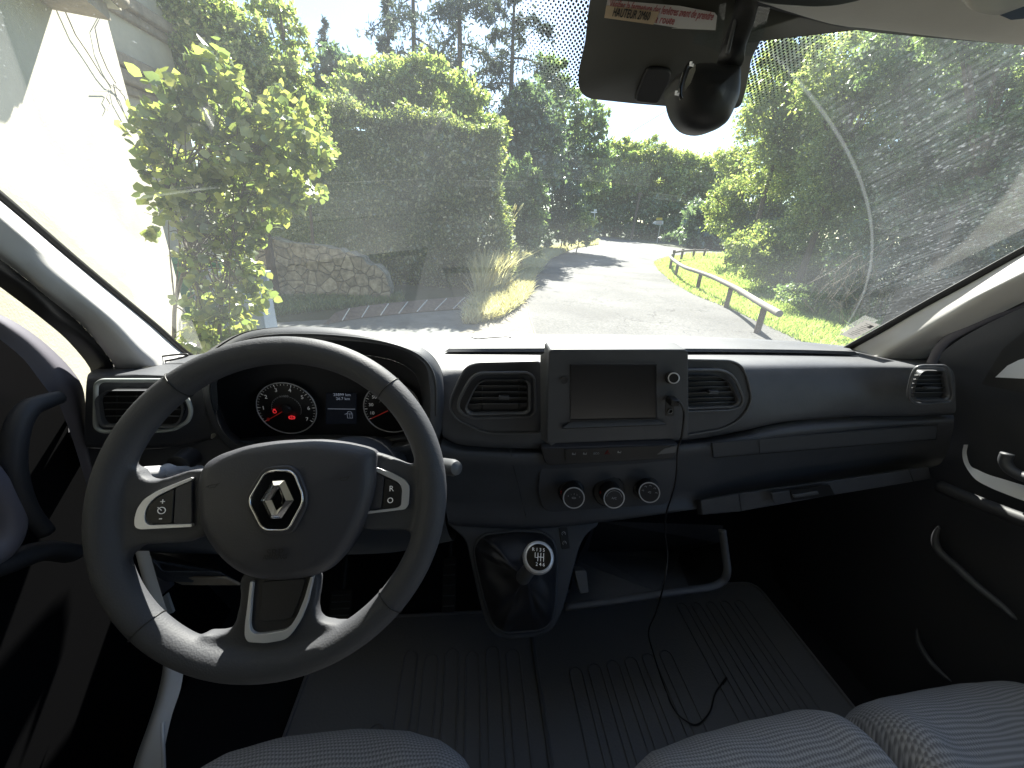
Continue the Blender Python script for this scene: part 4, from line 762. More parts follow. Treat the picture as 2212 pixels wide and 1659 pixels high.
# stalks
mb = MB(); a = uy(*zz('H', (345, 880))[0], .50); b = uy(*zz('H', (560, 862))[0], .56); d_ = nrm(b-a); L_ = np.linalg.norm(b-a)
mb.lathe(a, d_, [(.004, -.004), (.0095, .0), (.0105, .01), (.0105, L_*.33), (.0098, L_*.335), (.0105, L_*.34), (.0105, L_*.5), (.0098, L_*.505), (.0105, L_*.51), (.010, L_*.62), (.013, L_*.75), (.008, L_), (.007, L_+.06)], 24)
mb.build('indicator_stalk', M['satin'], dash, 40)
mb = MB(); a = uy(*zz('J', (165, 1020))[0], .52); b = uy(*zz('J', (-60, 985))[0], .58); d_ = nrm(b-a); L_ = np.linalg.norm(b-a)
mb.lathe(a, d_, [(.004, -.006), (.011, -.003), (.0135, .006), (.0135, L_*.4), (.009, L_*.6), (.008, L_)], 24); mb.build('wiper_stalk', M['slat'], dash, 40)
mb = MB(); c = uy(*zz('H', (580, 830))[0], .585); mb.lathe(c, YB, [(.018, -.03), (.018, 0), (.010, .004)], 24); mb.build('column_collar', M['black'], dash, 40)
# steering column shroud
mb = MB(); mb.lathe((-.2, .66, EYE[2]-.47), (-.015, -.82, .5), [(.075, -.05), (.072, .1), (.06, .20), (.045, .25)], 32); mb.build('column_shroud', M['pad2'], dash, 60)
# ================================================================ STEERING WHEEL
WC = np.array([-.2172, .3836, EYE[2]-.3065]); WT = math.radians(30.5); WN = np.array([.023*math.cos(WT), -math.cos(WT), math.sin(WT)]); WN = nrm(WN)
WA = nrm(np.cross(ZA, WN)); WB = np.cross(WN, WA)
def wp(reg, off, *pts): return [up(x, y, WC+WN*off, WN) for x, y in zz(reg, *pts)]
wheel = thing('steering_wheel', WC, 'dark leather three spoke steering wheel with silver trims and diamond badge', 'steering wheel')
RM, RT = .1755, .0172
mb = MB(); mb.tube([WC+RM*(math.cos(t)*WA+math.sin(t)*WB) for t in np.linspace(0, 2*math.pi, 160, endpoint=False)], RT, 20, closed=True, flat=1.0, upv=WN)
# thicker grips at ten-to-two spokes
def slab(pts, z0, z1):
    n = len(pts); T = [p+WN*z1 for p in pts]; B = [p+WN*z0 for p in pts]
    mb.add(T+B, [list(range(n)), [n+i for i in range(n)][::-1]]+[[i, n+i, n+(i+1) % n, (i+1) % n] for i in range(n)])
slab(fillet(wp('H', 0, (760, 840), (640, 855), (500, 905), (420, 918), (362, 895), (345, 850), (300, 830), (120, 900), (60, 1150), (110, 1330), (240, 1400), (300, 1340), (370, 1300), (690, 1282), (800, 1200)), .012, 4), -.016, .004)
slab(fillet(wp('H', 0, (1700, 740), (1760, 745), (1870, 780), (1985, 830), (2030, 790), (2100, 760), (2150, 900), (2160, 1150), (2060, 1330), (1990, 1260), (1960, 1212), (1690, 1212), (1600, 1100)), .012, 4), -.016, .004)
slab(fillet(wp('I', 0, (950, 480), (950, 640), (930, 760), (890, 840), (800, 862), (700, 850), (760, 1000), (1100, 1060), (1500, 960), (1620, 790), (1500, 795), (1420, 775), (1405, 700), (1435, 480)), .012, 4), -.016, .003)
rim = mb.build('rim', M['leather'], wheel, 180)
rm = rim.modifiers.new('remesh', 'REMESH'); rm.mode = 'VOXEL'; rm.voxel_size = .0024; rm.use_smooth_shade = True
smo = rim.modifiers.new('smooth', 'SMOOTH'); smo.iterations = 14; smo.factor = .6
mb = MB()
for reg, (x, y) in (('H', (600, 360)), ('H', (1880, 325)), ('I', (400, 800)), ('I', (1850, 650))):
    q = up(*zz(reg, (x, y))[0], WC, WN)-WC; t = math.atan2(q@WB, q@WA); c = WC+RM*(math.cos(t)*WA+math.sin(t)*WB); ra_ = math.cos(t)*WA+math.sin(t)*WB
    mb.tube([c+(RT+.0001)*(math.cos(k)*ra_+math.sin(k)*WN) for k in np.linspace(0, 2*math.pi, 28, endpoint=False)], .0007, 6, closed=True); mb.build('stitched_seam', M['black'], wheel, 180); mb = MB()

hubo = fillet(wp('H', .024, (668, 850), (700, 808), (780, 760), (950, 704), (1150, 676), (1400, 668), (1570, 690), (1700, 722), (1752, 752), (1757, 900), (1742, 1000), (1706, 1120), (1650, 1240), (1560, 1390), (1470, 1480), (1370, 1520), (1200, 1548), (1010, 1542), (880, 1490), (780, 1400), (700, 1290), (655, 1180), (645, 1020), (648, 910)), .012, 3)
hub = domed('airbag_cover', hubo, WN, .035, .020, M['hubm'], wheel, steps=6, rise=.007, smooth=180)
# emblem: recess, chrome hexagon, black field, diamond
ho = .0335
hexo = fillet(wp('H', ho, (1085, 845), (1150, 830), (1255, 828), (1300, 870), (1350, 990), (1350, 1070), (1270, 1225), (1210, 1245), (1105, 1248), (1060, 1215), (985, 1075), (980, 1010)), .006, 4)
em = plate('emblem', hexo, WN, .006, M['hubm'], hub, bevel=.0012)
hexi = fillet(wp('H', ho+.001, (1100, 872), (1150, 858), (1245, 858), (1278, 880), (1325, 1000), (1325, 1050), (1245, 1200), (1210, 1215), (1110, 1215), (1075, 1190), (1010, 1060), (1010, 1020)), .005, 4)
plate('emblem_field', hexi, WN, .004, M['gloss'], em)
mb = MB(); mb.tube([p+WN*.0006 for p in hexi], .0011, 8, closed=True); mb.build('emblem_ring', M['chrome'], em, 180)
do = wp('H', ho+.002, (1142, 920), (1215, 915), (1270, 1035), (1197, 1143), (1130, 1147), (1075, 1037)); di = wp('H', ho+.002, (1180, 962), (1206, 1032), (1167, 1098), (1139, 1034))
# faceted diamond ring: outer edge low, ridge high, inner edge low
dov = [do[0]*.5+do[1]*.5, do[2], do[3]*.5+do[4]*.5, do[5]]
O6 = do; c6 = [di[0], di[0], di[1], di[2], di[2], di[3]]
ridge = [a*.45+b*.55+WN*.0045 for a, b in zip(O6, c6)]
V = [*O6, *ridge, *c6, *[p-WN*.002 for p in O6]]; F = []
for i in range(6):
    j = (i+1) % 6; F += [[i, j, 6+j, 6+i], [6+i, 6+j, 12+j, 12+i], [i, 18+i, 18+j, j]]
obj('diamond', V, F, M['chrome'], em)
# silver trims
def trimring(name, pts, off, th, par, m='satin', r=.004): return plate(name, fillet(pts, r, 3), WN, th, M[m], par, bevel=.0016, seg=3)
s_l = trimring('silver_spoke_trim', wp('H', .0085, (660, 896), (560, 935), (450, 980), (370, 1030), (330, 1085), (312, 1150), (314, 1196), (345, 1212), (660, 1196), (660, 1178), (400, 1186), (378, 1165), (375, 1110), (400, 1055), (450, 1010), (560, 958), (660, 915)), 0, .008, wheel)
s_r = trimring('silver_spoke_trim', wp('H', .0085, (1745, 830), (1850, 868), (1940, 915), (1966, 950), (1960, 1062), (1942, 1090), (1695, 1120), (1710, 1104), (1895, 1082), (1916, 1066), (1922, 965), (1900, 928), (1800, 880), (1745, 852)), 0, .008, wheel)
s_b = trimring('silver_spoke_trim', wp('I', .0085, (1008, 540), (992, 680), (976, 800), (974, 870), (992, 905), (1100, 912), (1215, 892), (1255, 860), (1310, 775), (1352, 670), (1388, 510), (1372, 510), (1335, 640), (1292, 745), (1250, 812), (1210, 836), (1100, 855), (1045, 858), (1015, 842), (1004, 805), (1012, 690), (1026, 540)), 0, .008, wheel)
plate('lower_spoke_insert', fillet(wp('I', .004, (1026, 520), (1012, 690), (1004, 805), (1020, 845), (1100, 855), (1210, 836), (1250, 812), (1292, 745), (1335, 640), (1372, 500)), .004, 3), WN, .006, M['dark'], wheel)
plate('lower_spoke_pad', fillet(wp('I', .0055, (1080, 540), (1078, 660), (1062, 775), (1110, 782), (1235, 765), (1262, 760), (1310, 640), (1345, 520)), .004, 3), WN, .003, M['boot'], wheel, bevel=.001)
plate('button_pad', fillet(wp('H', .0075, (660, 915), (560, 960), (548, 1178), (660, 1178)), .002, 2), WN, .005, M['hubm'], wheel, bevel=.0008)
bl = plate('button_pad', fillet(wp('H', .0082, (553, 966), (440, 1028), (400, 1070), (384, 1120), (388, 1160), (410, 1178), (540, 1176)), .003, 3), WN, .005, M['black'], wheel, bevel=.0012)
plate('button_pad', fillet(wp('H', .0075, (1745, 858), (1815, 893), (1798, 1082), (1720, 1098)), .002, 2), WN, .005, M['hubm'], wheel, bevel=.0008)
br_ = plate('button_pad', fillet(wp('H', .0082, (1818, 900), (1895, 932), (1920, 968), (1912, 1062), (1895, 1076), (1802, 1082)), .003, 3), WN, .005, M['black'], wheel, bevel=.0012)
def wt(reg, x, y, s, size, m, par, off=.0090): return text('lettering', s, wp(reg, off, (x, y))[0], WA, WB, size, M[m], par)
wt('H', 484, 1046, '+', .0095, 'white', bl); wt('H', 472, 1142, '-', .0110, 'white', bl)
wt('H', 1857, 967, 'R', .0090, 'white', br_); wt('H', 1850, 1038, 'O', .0090, 'white', br_)
c = wp('H', .009, (478, 1097))[0]; mb = MB(); mb.tube([c+.0038*math.cos(t)*WA+.0034*math.sin(t)*WB for t in np.linspace(0, 2*math.pi, 16, endpoint=False)], .0005, 5, closed=True); mb.tube([c-.0042*WA+.0035*WB, c], .0005, 5); mb.build('limiter_symbol', M['white'], bl)
# horn marks and airbag lettering, pressed into the cover
for (x, y) in ((782, 950), (1572, 906)):
    c = wp('H', .0315, (x, y))[0]; mb = MB(); mb.tube([c+WA*a*.001+WB*b*.001 for a, b in ((-6, -1.5), (-4, .5), (5, 2), (6.5, 2.2))], .0005, 5); mb.tube([c+WA*a*.001+WB*b*.001 for a, b in ((-4, .5), (-3, -2), (3, -1.5), (5, 2))], .0005, 5); mb.build('horn_symbol', M['black'], hub)
wt('H', 1158, 1352, 'SRP', .0110, 'black', hub, .0315); wt('H', 1158, 1378, 'AIRBAG', .0070, 'black', hub, .0315)
# ================================================================ GEAR LEVER
gc_ = uy(*zz('K', (705, 305))[0], .50)
lever = thing('gear_lever', uy(*zz('K', (590, 560))[0], .60), 'gear lever with silver rimmed knob marked R 1 3 5 over 2 4 6', 'gear lever')
kn_n = nrm(EYE-gc_+np.array([.05, -.02, .12])); base = uy(*zz('K', (600, 440))[0], .56); kx = kn_n
s_ = .0265
mb = MB(); mb.lathe(gc_-kx*.028, kx, [(.010, -.018), (.014, -.008), (.021, .004), (.0262, .016), (.0262, .024), (.024, .030)], 40); kb_ = mb.build('knob', M['black'], lever, 60)
mb = MB(); mb.lathe(gc_-kx*.028, kx, [(.0262, .013), (.0278, .018), (.0272, .026), (.0245, .031), (.0215, .0315), (.0215, .029)], 48, cap=False); mb.build('knob_ring', M['satin'], kb_, 60)
mb = MB(); mb.lathe(gc_-kx*.028, kx, [(.0216, .0296), (.0216, .0304), (.017, .0310)], 40); mb.build('knob_cap', M['gloss'], kb_, 40)
ku = nrm(ZA-kx*np.dot(kx, ZA)); kr = np.cross(ku, kx); kr = kr if kr[0] > 0 else -kr; ko = gc_+kx*.0040
text('lettering', 'R 1 3 5', ko+ku*.0115-kr*.001, kr, ku, .0078, M['white'], kb_); text('lettering', '2 4 6', ko-ku*.0118+kr*.003, kr, ku, .0078, M['white'], kb_)
mb = MB()
for x in (-.0015, .0035, .0085): mb.tube([ko+kr*x+ku*.0068, ko+kr*x-ku*.0068], .0006, 5)
mb.tube([ko-kr*.0015, ko+kr*.0085], .0006, 5); mb.tube([ko-kr*.0065+ku*.0068, ko-kr*.0065-ku*.001, ko-kr*.0015-ku*.001], .0006, 5); mb.build('shift_pattern', M['white'], kb_)
mb = MB(); mb.tube([gc_-kx*.040, gc_*.5+base*.5-kx*.02, base], [.011, .013, .015], 16); mb.build('lever_collar', M['slat'], lever, 60)
R0 = np.array(ringp); n = len(R0); rows = []
topc = base; tu = nrm(gc_-base)
for k, (t, s) in enumerate(((0, 1), (.12, .93), (.3, .78), (.5, .58), (.7, .38), (.88, .22), (1, .14))):
    c = R0.mean(0)*(1-t)+topc*t; ring_ = []
    for i in range(n):
        d = R0[i]-R0.mean(0); an = i/n*2*math.pi
        f = 1+.10*math.sin(an*5+k*1.3)*math.sin(math.pi*t)+.05*math.sin(an*11-k)*math.sin(math.pi*t)
        ring_.append(c+d*s*f+nrm(cp)*(.012*math.sin(math.pi*min(1, t*1.6))+.004*math.sin(an*7+2*k)*math.sin(math.pi*t)))
    rows.append(ring_)
RR = rows; V = [p for r in RR for p in r]; F = [[j*n+i, j*n+(i+1) % n, (j+1)*n+(i+1) % n, (j+1)*n+i] for j in range(len(RR)-1) for i in range(n)]
gt = obj('gaiter', V, F, M['boot'], lever, smooth=180); ss = gt.modifiers.new('sub', 'SUBSURF'); ss.levels = 1; ss.render_levels = 2
# ================================================================ SEATS, MATS, PEDALS
def cushion(name, front, yb, sz, parent, zt):
    """rounded seat cushion whose front edge follows (x, y) points; uv in metres for the woven cloth"""
    nx, ny = 60, 44; V = []; U_ = []; F = []; fx, fy = np.array(front).T; x0, x1 = fx[0], fx[-1]
    def prof(u, k): a = min(1., (1-abs(u))/k); return math.sqrt(max(0, 1-(1-a)**2))
    for j in range(ny+1):
        for i in range(nx+1):
            u = math.sin((-1+2*i/nx)*math.pi/2); v = math.sin((-1+2*j/ny)*math.pi/2); x = x0+(x1-x0)*(u+1)/2
            yf = float(np.interp(x, fx, fy))+.012; y = yb+(yf-yb)*(v+1)/2; h = prof(u, .22)*prof(v, .34)
            z = sz*(h-1)+.008*math.exp(-((abs(u)-.70)/.12)**2)*h-.008*math.exp(-(u/.5)**2)*h
            z += (.0022*math.sin(x*31+2*math.sin(y*17))*math.sin(y*23+x*9)+.0014*math.sin(x*63+y*41))*h; V.append((x, y, zt+z)); U_.append((x+.3*z*u, y-(z*.7 if v > .6 else 0)))
    for j in range(ny):
        for i in range(nx): F.append([j*(nx+1)+i, j*(nx+1)+i+1, (j+1)*(nx+1)+i+1, (j+1)*(nx+1)+i])
    return obj(name, V, F, M['cloth'], parent, smooth=180, uv=U_)
SZ = EYE[2]-.74
ds = thing('driver_seat', (-.23, .08, FZ), 'grey woven driver seat cushion behind the steering wheel', 'seat')
cushion('seat_cushion', [(-.44, .31), (-.40, .352), (-.36, .378), (-.29, .395), (-.18, .398), (-.09, .388), (-.04, .37), (.0, .345), (.04, .30)], -.2, .12, ds, SZ+.012)
mb = MB(); mb.box((-.165, .10, SZ-.22), (.42, .46, .20)); mb.build('seat_base', M['dark'], ds, bevel=.02)
psb = thing('passenger_bench', (.75, .08, FZ), 'light grey woven two place passenger bench in front of the dark footwell', 'bench seat')
cushion('seat_cushion', [(.215, .25), (.25, .295), (.31, .327), (.40, .345), (.50, .358), (.60, .366), (.645, .36), (.672, .335), (.69, .29)], -.2, .12, psb, SZ+.018); cushion('seat_cushion', [(.680, .30), (.70, .348), (.74, .366), (.80, .376), (.90, .384), (.98, .387), (1.06, .384), (1.10, .36)], -.2, .12, psb, SZ+.018)
mb = MB(); mb.box((.74, .10, SZ-.22), (.86, .46, .22)); mb.build('seat_base', M['dark'], psb, bevel=.02)
def mat_mesh(x0, x1, y0, y1, loops, name, label):
    mb = MB(); P = fillet([(x0, y0, FZ+.004), (x1, y0, FZ+.004), (x1, y1, FZ+.004), (x0, y1, FZ+.004)], .05, 5); n = len(P)
    mb.add(list(P)+[p-np.array([0, 0, .012]) for p in P], [list(range(n)), [n+i for i in range(n)][::-1]]+[[i, n+i, n+(i+1) % n, (i+1) % n] for i in range(n)])
    mb.tube([p+np.array([0, 0, .003]) for p in P], .005, 6, closed=True)
    for (cx, w_, ya, yb) in loops:
        q = [(cx-w_, ya)]+[(cx-w_*math.cos(t), yb+w_*math.sin(t)) for t in np.linspace(0, math.pi, 9)]+[(cx+w_, ya)]
        mb.tube([(a, b, FZ+.006) for a, b in q], .0028, 6)
    o = mb.build(name, M['matr'], None, 50); tag(o, label, 'floor mat'); return o
mat_mesh(-.42, .20, .16, .86, [(-.21+.058*i, .019, .2, .72-(.16 if i == 0 else .0)+.012*(i % 2)) for i in range(7)], 'floor_mat', 'ribbed black rubber mat in the driver footwell')
mat_mesh(.203, 1.04, .16, .92, [(.31+.056*i, .018, .2, .66+.006*i) for i in range(6)]+[(.72+.052*i, .016, .2, .84) for i in range(5)], 'floor_mat', 'ribbed black rubber mat under the passenger bench end of the cab')
for nm, reg, q, sz, lab in (('brake_pedal', 'I', (1550, 700), (.062, .05), 'ribbed brake pedal seen through the right opening of the wheel'), ('accelerator_pedal', 'K', (100, 490), (.04, .075), 'narrow accelerator pedal left of the gear gaiter')):
    c = uy(*zz(reg, q)[0], .84); pt_ = thing(nm, c, lab, 'pedal'); nrmp = nrm((0, -.8, .6)); u = nrm(ZA-nrmp*np.dot(ZA, nrmp))
    pl = [c+XA*a*sz[0]/2+u*b*sz[1] for a, b in ((-1, -1), (1, -1), (1, 1), (-1, 1))]; plate('pedal_pad', fillet(pl, .008, 3), nrmp, .01, M['rubber'], pt_, bevel=.002)
    mb = MB()
    for k in range(5): mb.tube([c-XA*sz[0]*.42+u*sz[1]*(-.75+.37*k)+nrmp*.001, c+XA*sz[0]*.42+u*sz[1]*(-.75+.37*k)+nrmp*.001], .0022, 6)
    mb.build('tread_rib', M['slat'], pt_); mb = MB(); mb.tube([c-nrmp*.01, c+np.array([0, .12, .12]), c+np.array([0, .14, .25])], .009, 8); mb.build('pedal_arm', M['dark'], pt_)
# ================================================================ CABLE
cbp = [(1461, 868, .585), (1470, 871, .575), (1476, 885, .572), (1477, 905, .58), (1472, 944, .59), (1464, 972, .60), (1460, 1033, .61), (1450, 1075, .62), (1439, 1110, .63), (1437, 1154, .63), (1442, 1202, .62), (1434, 1262, .588), (1416, 1325, .60), (1401, 1365, .62), (1411, 1410, .62)]
cb = [uy(*p) for p in cbp]+[uz(x, y, FZ+.012) for x, y in ((1434, 1480), (1456, 1532), (1482, 1557), (1507, 1564), (1533, 1538), (1546, 1496), (1567, 1468))]
cab = thing('charging_cable', cb[0], 'thin black charging cable hanging from the touch screen socket down to the rubber mat', 'cable')
mb = MB(); mb.tube(crom(cb, 10), .0019, 8); mb.build('cord', M['cable'], cab, 180)
mb = MB(); mb.box(uy(1453, 866, .592), (.016, .022, .012)); mb.build('plug', M['black'], cab, bevel=.002)
mb = MB(); mb.tube([cb[-2]*.3+cb[-1]*.7, cb[-1]+(cb[-1]-cb[-2])*.12], .0032, 8); mb.build('plug', M['cable'], cab, 60)
# ================================================================ REAR VIEW MIRROR
mo = [uy(x, y, .40) for x, y in crom(zz('C', (150, 390), (215, 352), (300, 345), (400, 358), (485, 366), (505, 400), (498, 560), (465, 650), (420, 740), (350, 788), (250, 812), (150, 785), (85, 700), (58, 600), (52, 530), (85, 450)), 4, closed=True)]
mir = thing('rear_view_mirror', uy(1546, 200, .40), 'black rear view mirror seen edge on, hanging on its stem from the shade band', 'mirror')
mn = nrm((-.35, -.9, .15)); domed('mirror_housing', mo, (0, -1, 0), .03, .022, M['black'], mir, steps=7, rise=.003, smooth=180)
mb = MB(); mb.tube(crom([uy(x, y, Y) for (x, y), Y in zip(zz('C', (120, 385), (85, 440), (62, 510), (52, 580), (62, 620)), (.385, .383, .382, .382, .383))], 6), .0016, 8); mb.build('mirror_rim', M['gloss'], mir, 180)
obj('mirror_glass', [uy(x, y, .383) for x, y in zz('C', (150, 405), (112, 440), (84, 520), (78, 575), (120, 520), (150, 440))], [[0, 1, 2, 3, 4, 5]], M['chrome'], mir)
mb = MB(); mb.tube([uy(*zz('C', (470, 20))[0], .47), uy(*zz('C', (440, 150))[0], .43), uy(*zz('C', (385, 300))[0], .425), uy(*zz('C', (368, 385))[0], .415)], [.0105, .0100, .0105, .011], 16); mb.build('stem', M['dark'], mir, 180)
mb = MB(); mb.tube([uy(*zz('C', (425, 20))[0], .455), uy(*zz('C', (350, 330))[0], .385)], .0016, 8); mb.build('stem_edge', M['slat'], mir, 180)
mb = MB()
for q in ((130, 400), (38, 583)): mb.tube([uy(*zz('C', (q[0]-8, q[1]-12))[0], .38), uy(*zz('C', (q[0]-12, q[1]+8))[0], .38), uy(*zz('C', (q[0]+6, q[1]+10))[0], .38)], .0012, 5)
mb.build('mirror_clip', M['white'], mir)
mb = MB(); sns = fillet([uws(x, y, .014) for x, y in zz('B', (2010, 425), (2110, 428), (2162, 445), (2155, 500), (2075, 660), (1925, 645), (1975, 500))], .006, 3)
tag(plate('light_sensor', sns, (0, -.74, -.67), .006, M['black'], None, bevel=.002), 'small black sensor box stuck on the shade band left of the mirror', 'sensor')
# ================================================================ STICKERS
def wsq(off, *pts): return [uws(x, y, off) for x, y in pts]
def wsframe(a, b, c, off):
    A, B, C_ = wsq(off, a, b, c); r = nrm(B-A); u = nrm((A-C_)-r*np.dot(A-C_, r)); return A, r, u
st = wsq(.016, *zz('B', (1758, 0), (2212, 38)))+wsq(.016, *zz('C', (270, 80), (285, 100), (275, 190), (0, 178)))+wsq(.016, *zz('B', (2212, 178), (1740, 100)))
sp = plate('paper_notice', st, (0, -.74, -.67), .0006, M['paperw'], None); tag(sp, 'white paper notice in red lettering taped to the shade band', 'notice')
A, r, u = wsframe(zz('B', (1765, 20))[0], zz('B', (2212, 75))[0], zz('B', (1755, 90))[0], .0175)
wd = np.linalg.norm(uws(*zz('C', (265, 120))[0], .0175)-A)
t1 = text('lettering', 'Vérifier la fermeture des fenêtres avant de prendre', A+r*.001+u*(-.0005), r, u, .0095, M['redprint'], sp, align='LEFT', fit=wd*.98)
a2 = uws(*zz('B', (2048, 118))[0], .0175); text('lettering', 'la route', a2, r, u, .0095, M['redprint'], sp, align='LEFT', xs=.75)
kp = wsq(.0185, *zz('B', (1750, 35), (2085, 75), (2045, 155), (1738, 112)))
kt = plate('height_label', kp, (0, -.74, -.67), .0005, M['paperk'], None); tag(kt, 'brown tape label reading HAUTEUR 2M60 on the corner of the paper notice', 'label')
text('lettering', 'HAUTEUR 2M60', uws(*zz('B', (1908, 92))[0], .020), r, u, .0100, M['blackprint'], kt, fit=float(np.linalg.norm(uws(*zz('B', (1795, 70))[0], .02)-uws(*zz('B', (2022, 105))[0], .02))))
tp = wsq(.019, *zz('C', (300, 30), (345, 20), (300, 330), (250, 300), (130, 270), (150, 215), (280, 200)))
tag(plate('clear_tape', tp, (0, -.74, -.67), .0004, M['clear'], None), 'strip of clear adhesive tape over the right end of the paper notice', 'tape')
tp = wsq(.019, *zz('C', (545, 40), (620, 45), (570, 240), (490, 350), (430, 350), (500, 200)))
tag(plate('clear_tape', tp, (0, -.74, -.67), .0004, M['clear'], None), 'wrinkled clear tape just right of the mirror stem', 'tape')
ip = wsq(.010, *zz('G', (993, 572), (1100, 610), (900, 722), (795, 685)))
ins = plate('windscreen_sticker', ip, (0, -.74, -.67), .0006, M['paperw'], None); tag(ins, 'pale certificate sticker in the lower right corner of the windscreen', 'sticker')
i0, i1, i2, i3 = [p+np.array([0, -.0015, -.001]) for p in ip]
def ipt(u_, v_): return (i0*(1-u_)+i1*u_)*(1-v_)+(i3*(1-u_)+i2*u_)*v_
mb = MB()
for k in range(9): mb.add([ipt(.2+.06*(k % 2), .12+.085*k), ipt(.8-.1*(k % 3), .12+.085*k), ipt(.8-.1*(k % 3), .145+.085*k), ipt(.2+.06*(k % 2), .145+.085*k)], [[0, 1, 2, 3]])
mb.add([ipt(.55, .12), ipt(.8, .12), ipt(.8, .28), ipt(.55, .28)], [[0, 1, 2, 3]]); mb.build('printed_lines', M['grey'], ins)
# ================================================================ OUTSIDE: ground and road
def sheet(name, px, lift, m, label=None, kind='structure', sm=None):
    P = [gnd(x, y)+np.array([0, 0, lift]) for x, y in px]
    o = obj(name, P, [list(range(len(P)))], m); tag(o, kind=kind); return o
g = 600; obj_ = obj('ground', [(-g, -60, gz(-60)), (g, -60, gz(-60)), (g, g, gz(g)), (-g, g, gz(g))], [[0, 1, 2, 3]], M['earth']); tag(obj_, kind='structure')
road_px = [(1200, 900), (1170, 760), (1154, 717), (1143, 678), (1137, 636), (1141, 612), (1146, 594), (1155, 576), (1166, 563), (1185, 552), (1210, 541), (1240, 534), (1275, 531), (1290, 528), (1275, 519), (1262, 510), (1280, 508), (1314, 513), (1364, 521), (1426, 530), (1468, 537), (1540, 543), (1620, 549), (1620, 556), (1540, 550), (1480, 552), (1445, 555), (1420, 560), (1413, 570), (1423, 583), (1451, 608), (1499, 636), (1580, 667), (1622, 689), (1681, 715), (1760, 752), (1900, 830), (1900, 1000)]
sheet('road', road_px, .012, M['road'])
sheet('gravel_shoulder', [(930, 800), (985, 722), (1030, 700), (1080, 690), (1120, 660), (1137, 634), (1146, 640), (1152, 678), (1163, 717), (1180, 760), (1200, 840)], .008, M['gravel'])
sheet('paving', [(560, 700), (720, 690), (900, 676), (1010, 668), (1030, 700), (985, 722), (930, 800), (400, 900), (400, 740)], .004, M['paving'])
sheet('grass_verge', [(1413, 566), (1442, 553), (1500, 545), (1620, 545), (1750, 610), (1900, 680), (2100, 760), (1950, 840), (1760, 756), (1681, 718), (1580, 670), (1499, 639), (1451, 611), (1423, 586)], .006, M['verge'])
sheet('dry_verge', [(1000, 700), (1030, 640), (1060, 600), (1100, 560), (1180, 540), (1270, 520), (1292, 529), (1240, 537), (1185, 556), (1148, 596), (1140, 636), (1122, 662), (1080, 692), (1030, 702)], .006, M['soil'])
mb = MB(); ed = [gnd(x, y)+np.array([0, 0, .014]) for x, y in road_px[1:11]]
mb.tube(crom(ed, 4), .018, 5, flat=.4); mb.build('road_edge', M['gravel'], None, 60)['kind'] = 'structure'
# demister reflection in the windscreen, modelled as a solid brown strip with pale ticks
kt_ = [(680, 840), (800, 802), (950, 782), (1100, 765), (1250, 750), (1400, 736), (1550, 724), (1690, 714), (1800, 710)]
kb2 = [(600, 925), (745, 895), (895, 872), (1040, 856), (1180, 842), (1320, 828), (1460, 816), (1600, 806), (1720, 800)]
T = [gnd(x, y, .16) for x, y in zz('E', *kt_)]; B = [gnd(x, y, .02) for x, y in zz('E', *kb2)]; kb_t = thing('reflected_slats', (T[4]+B[4])/2, 'windscreen reflection of the demister slats modelled as a low brown band with pale ticks, just above the steering wheel', 'reflection_strip')
n = len(T); obj('reflected_slats_band', T+B+[p+np.array([0, .12, 0]) for p in T], [[i, i+1, n+i+1, n+i] for i in range(n-1)]+[[2*n+i, 2*n+i+1, i+1, i] for i in range(n-1)], M['reflection_brown'], kb_t)
mb = MB()
for i in range(1, n): mb.tube([T[i]+np.array([0, -.004, .004]), B[i]+np.array([0, -.004, .01])], .012, 5)
mb.build('reflected_slats_tick', M['reflection_pale'], kb_t, 60)
# ================================================================ foliage builders
def leafmesh(name, P, size, m, parent=None, upb=.4, asp=.55, seed=0, dirv=None, fold=False, label=None, **k):
    r = np.random.default_rng(seed); P = np.asarray(P, float); n = len(P); s = size*(.6+.8*r.random(n))[:, None]
    a = r.normal(size=(n, 3)) if dirv is None else dirv+.25*r.normal(size=(n, 3)); a[:, 2] -= upb*.6 if dirv is None else 0; a /= np.linalg.norm(a, axis=1)[:, None]
    q = r.normal(size=(n, 3)); q[:, 2] += upb*2; b = np.cross(a, q); b /= np.linalg.norm(b, axis=1)[:, None]+1e-9; nn = np.cross(a, b)
    if fold:
        w_ = s*asp*.5; T = [P, P+a*s*.28-b*w_*.86+nn*s*.06, P+a*s*.62-b*w_*.8+nn*s*.05, P+a*s, P+a*s*.62+b*w_*.8+nn*s*.05, P+a*s*.28+b*w_*.86+nn*s*.06]
        kk = 6; f = np.array([[0, 1, 2, 3], [0, 3, 4, 5]])
    else:
        T = [P, P+a*s*.5-b*s*asp*.5, P+a*s, P+a*s*.5+b*s*asp*.5]; kk = 4; f = np.array([[0, 1, 2, 3]])
    V = np.stack(T, 1).reshape(-1, 3); c = (V.min(0)+V.max(0))/2; V = V-c
    me = bpy.data.meshes.new(name); me.vertices.add(len(V)); me.vertices.foreach_set('co', V.ravel())
    F = (np.arange(n)[:, None, None]*kk+f[None]).reshape(-1, 4); me.loops.add(F.size); me.loops.foreach_set('vertex_index', F.ravel().astype(np.int32))
    me.polygons.add(len(F)); me.polygons.foreach_set('loop_start', np.arange(0, F.size, 4, dtype=np.int32)); me.update(); me.validate()
    me.materials.append(m); o = bpy.data.objects.new(name, me); COL.objects.link(o)
    if parent is not None: o.parent = parent; o.location = c-ORG[parent.name]
    else: o.location = c
    ORG[o.name] = c; return o
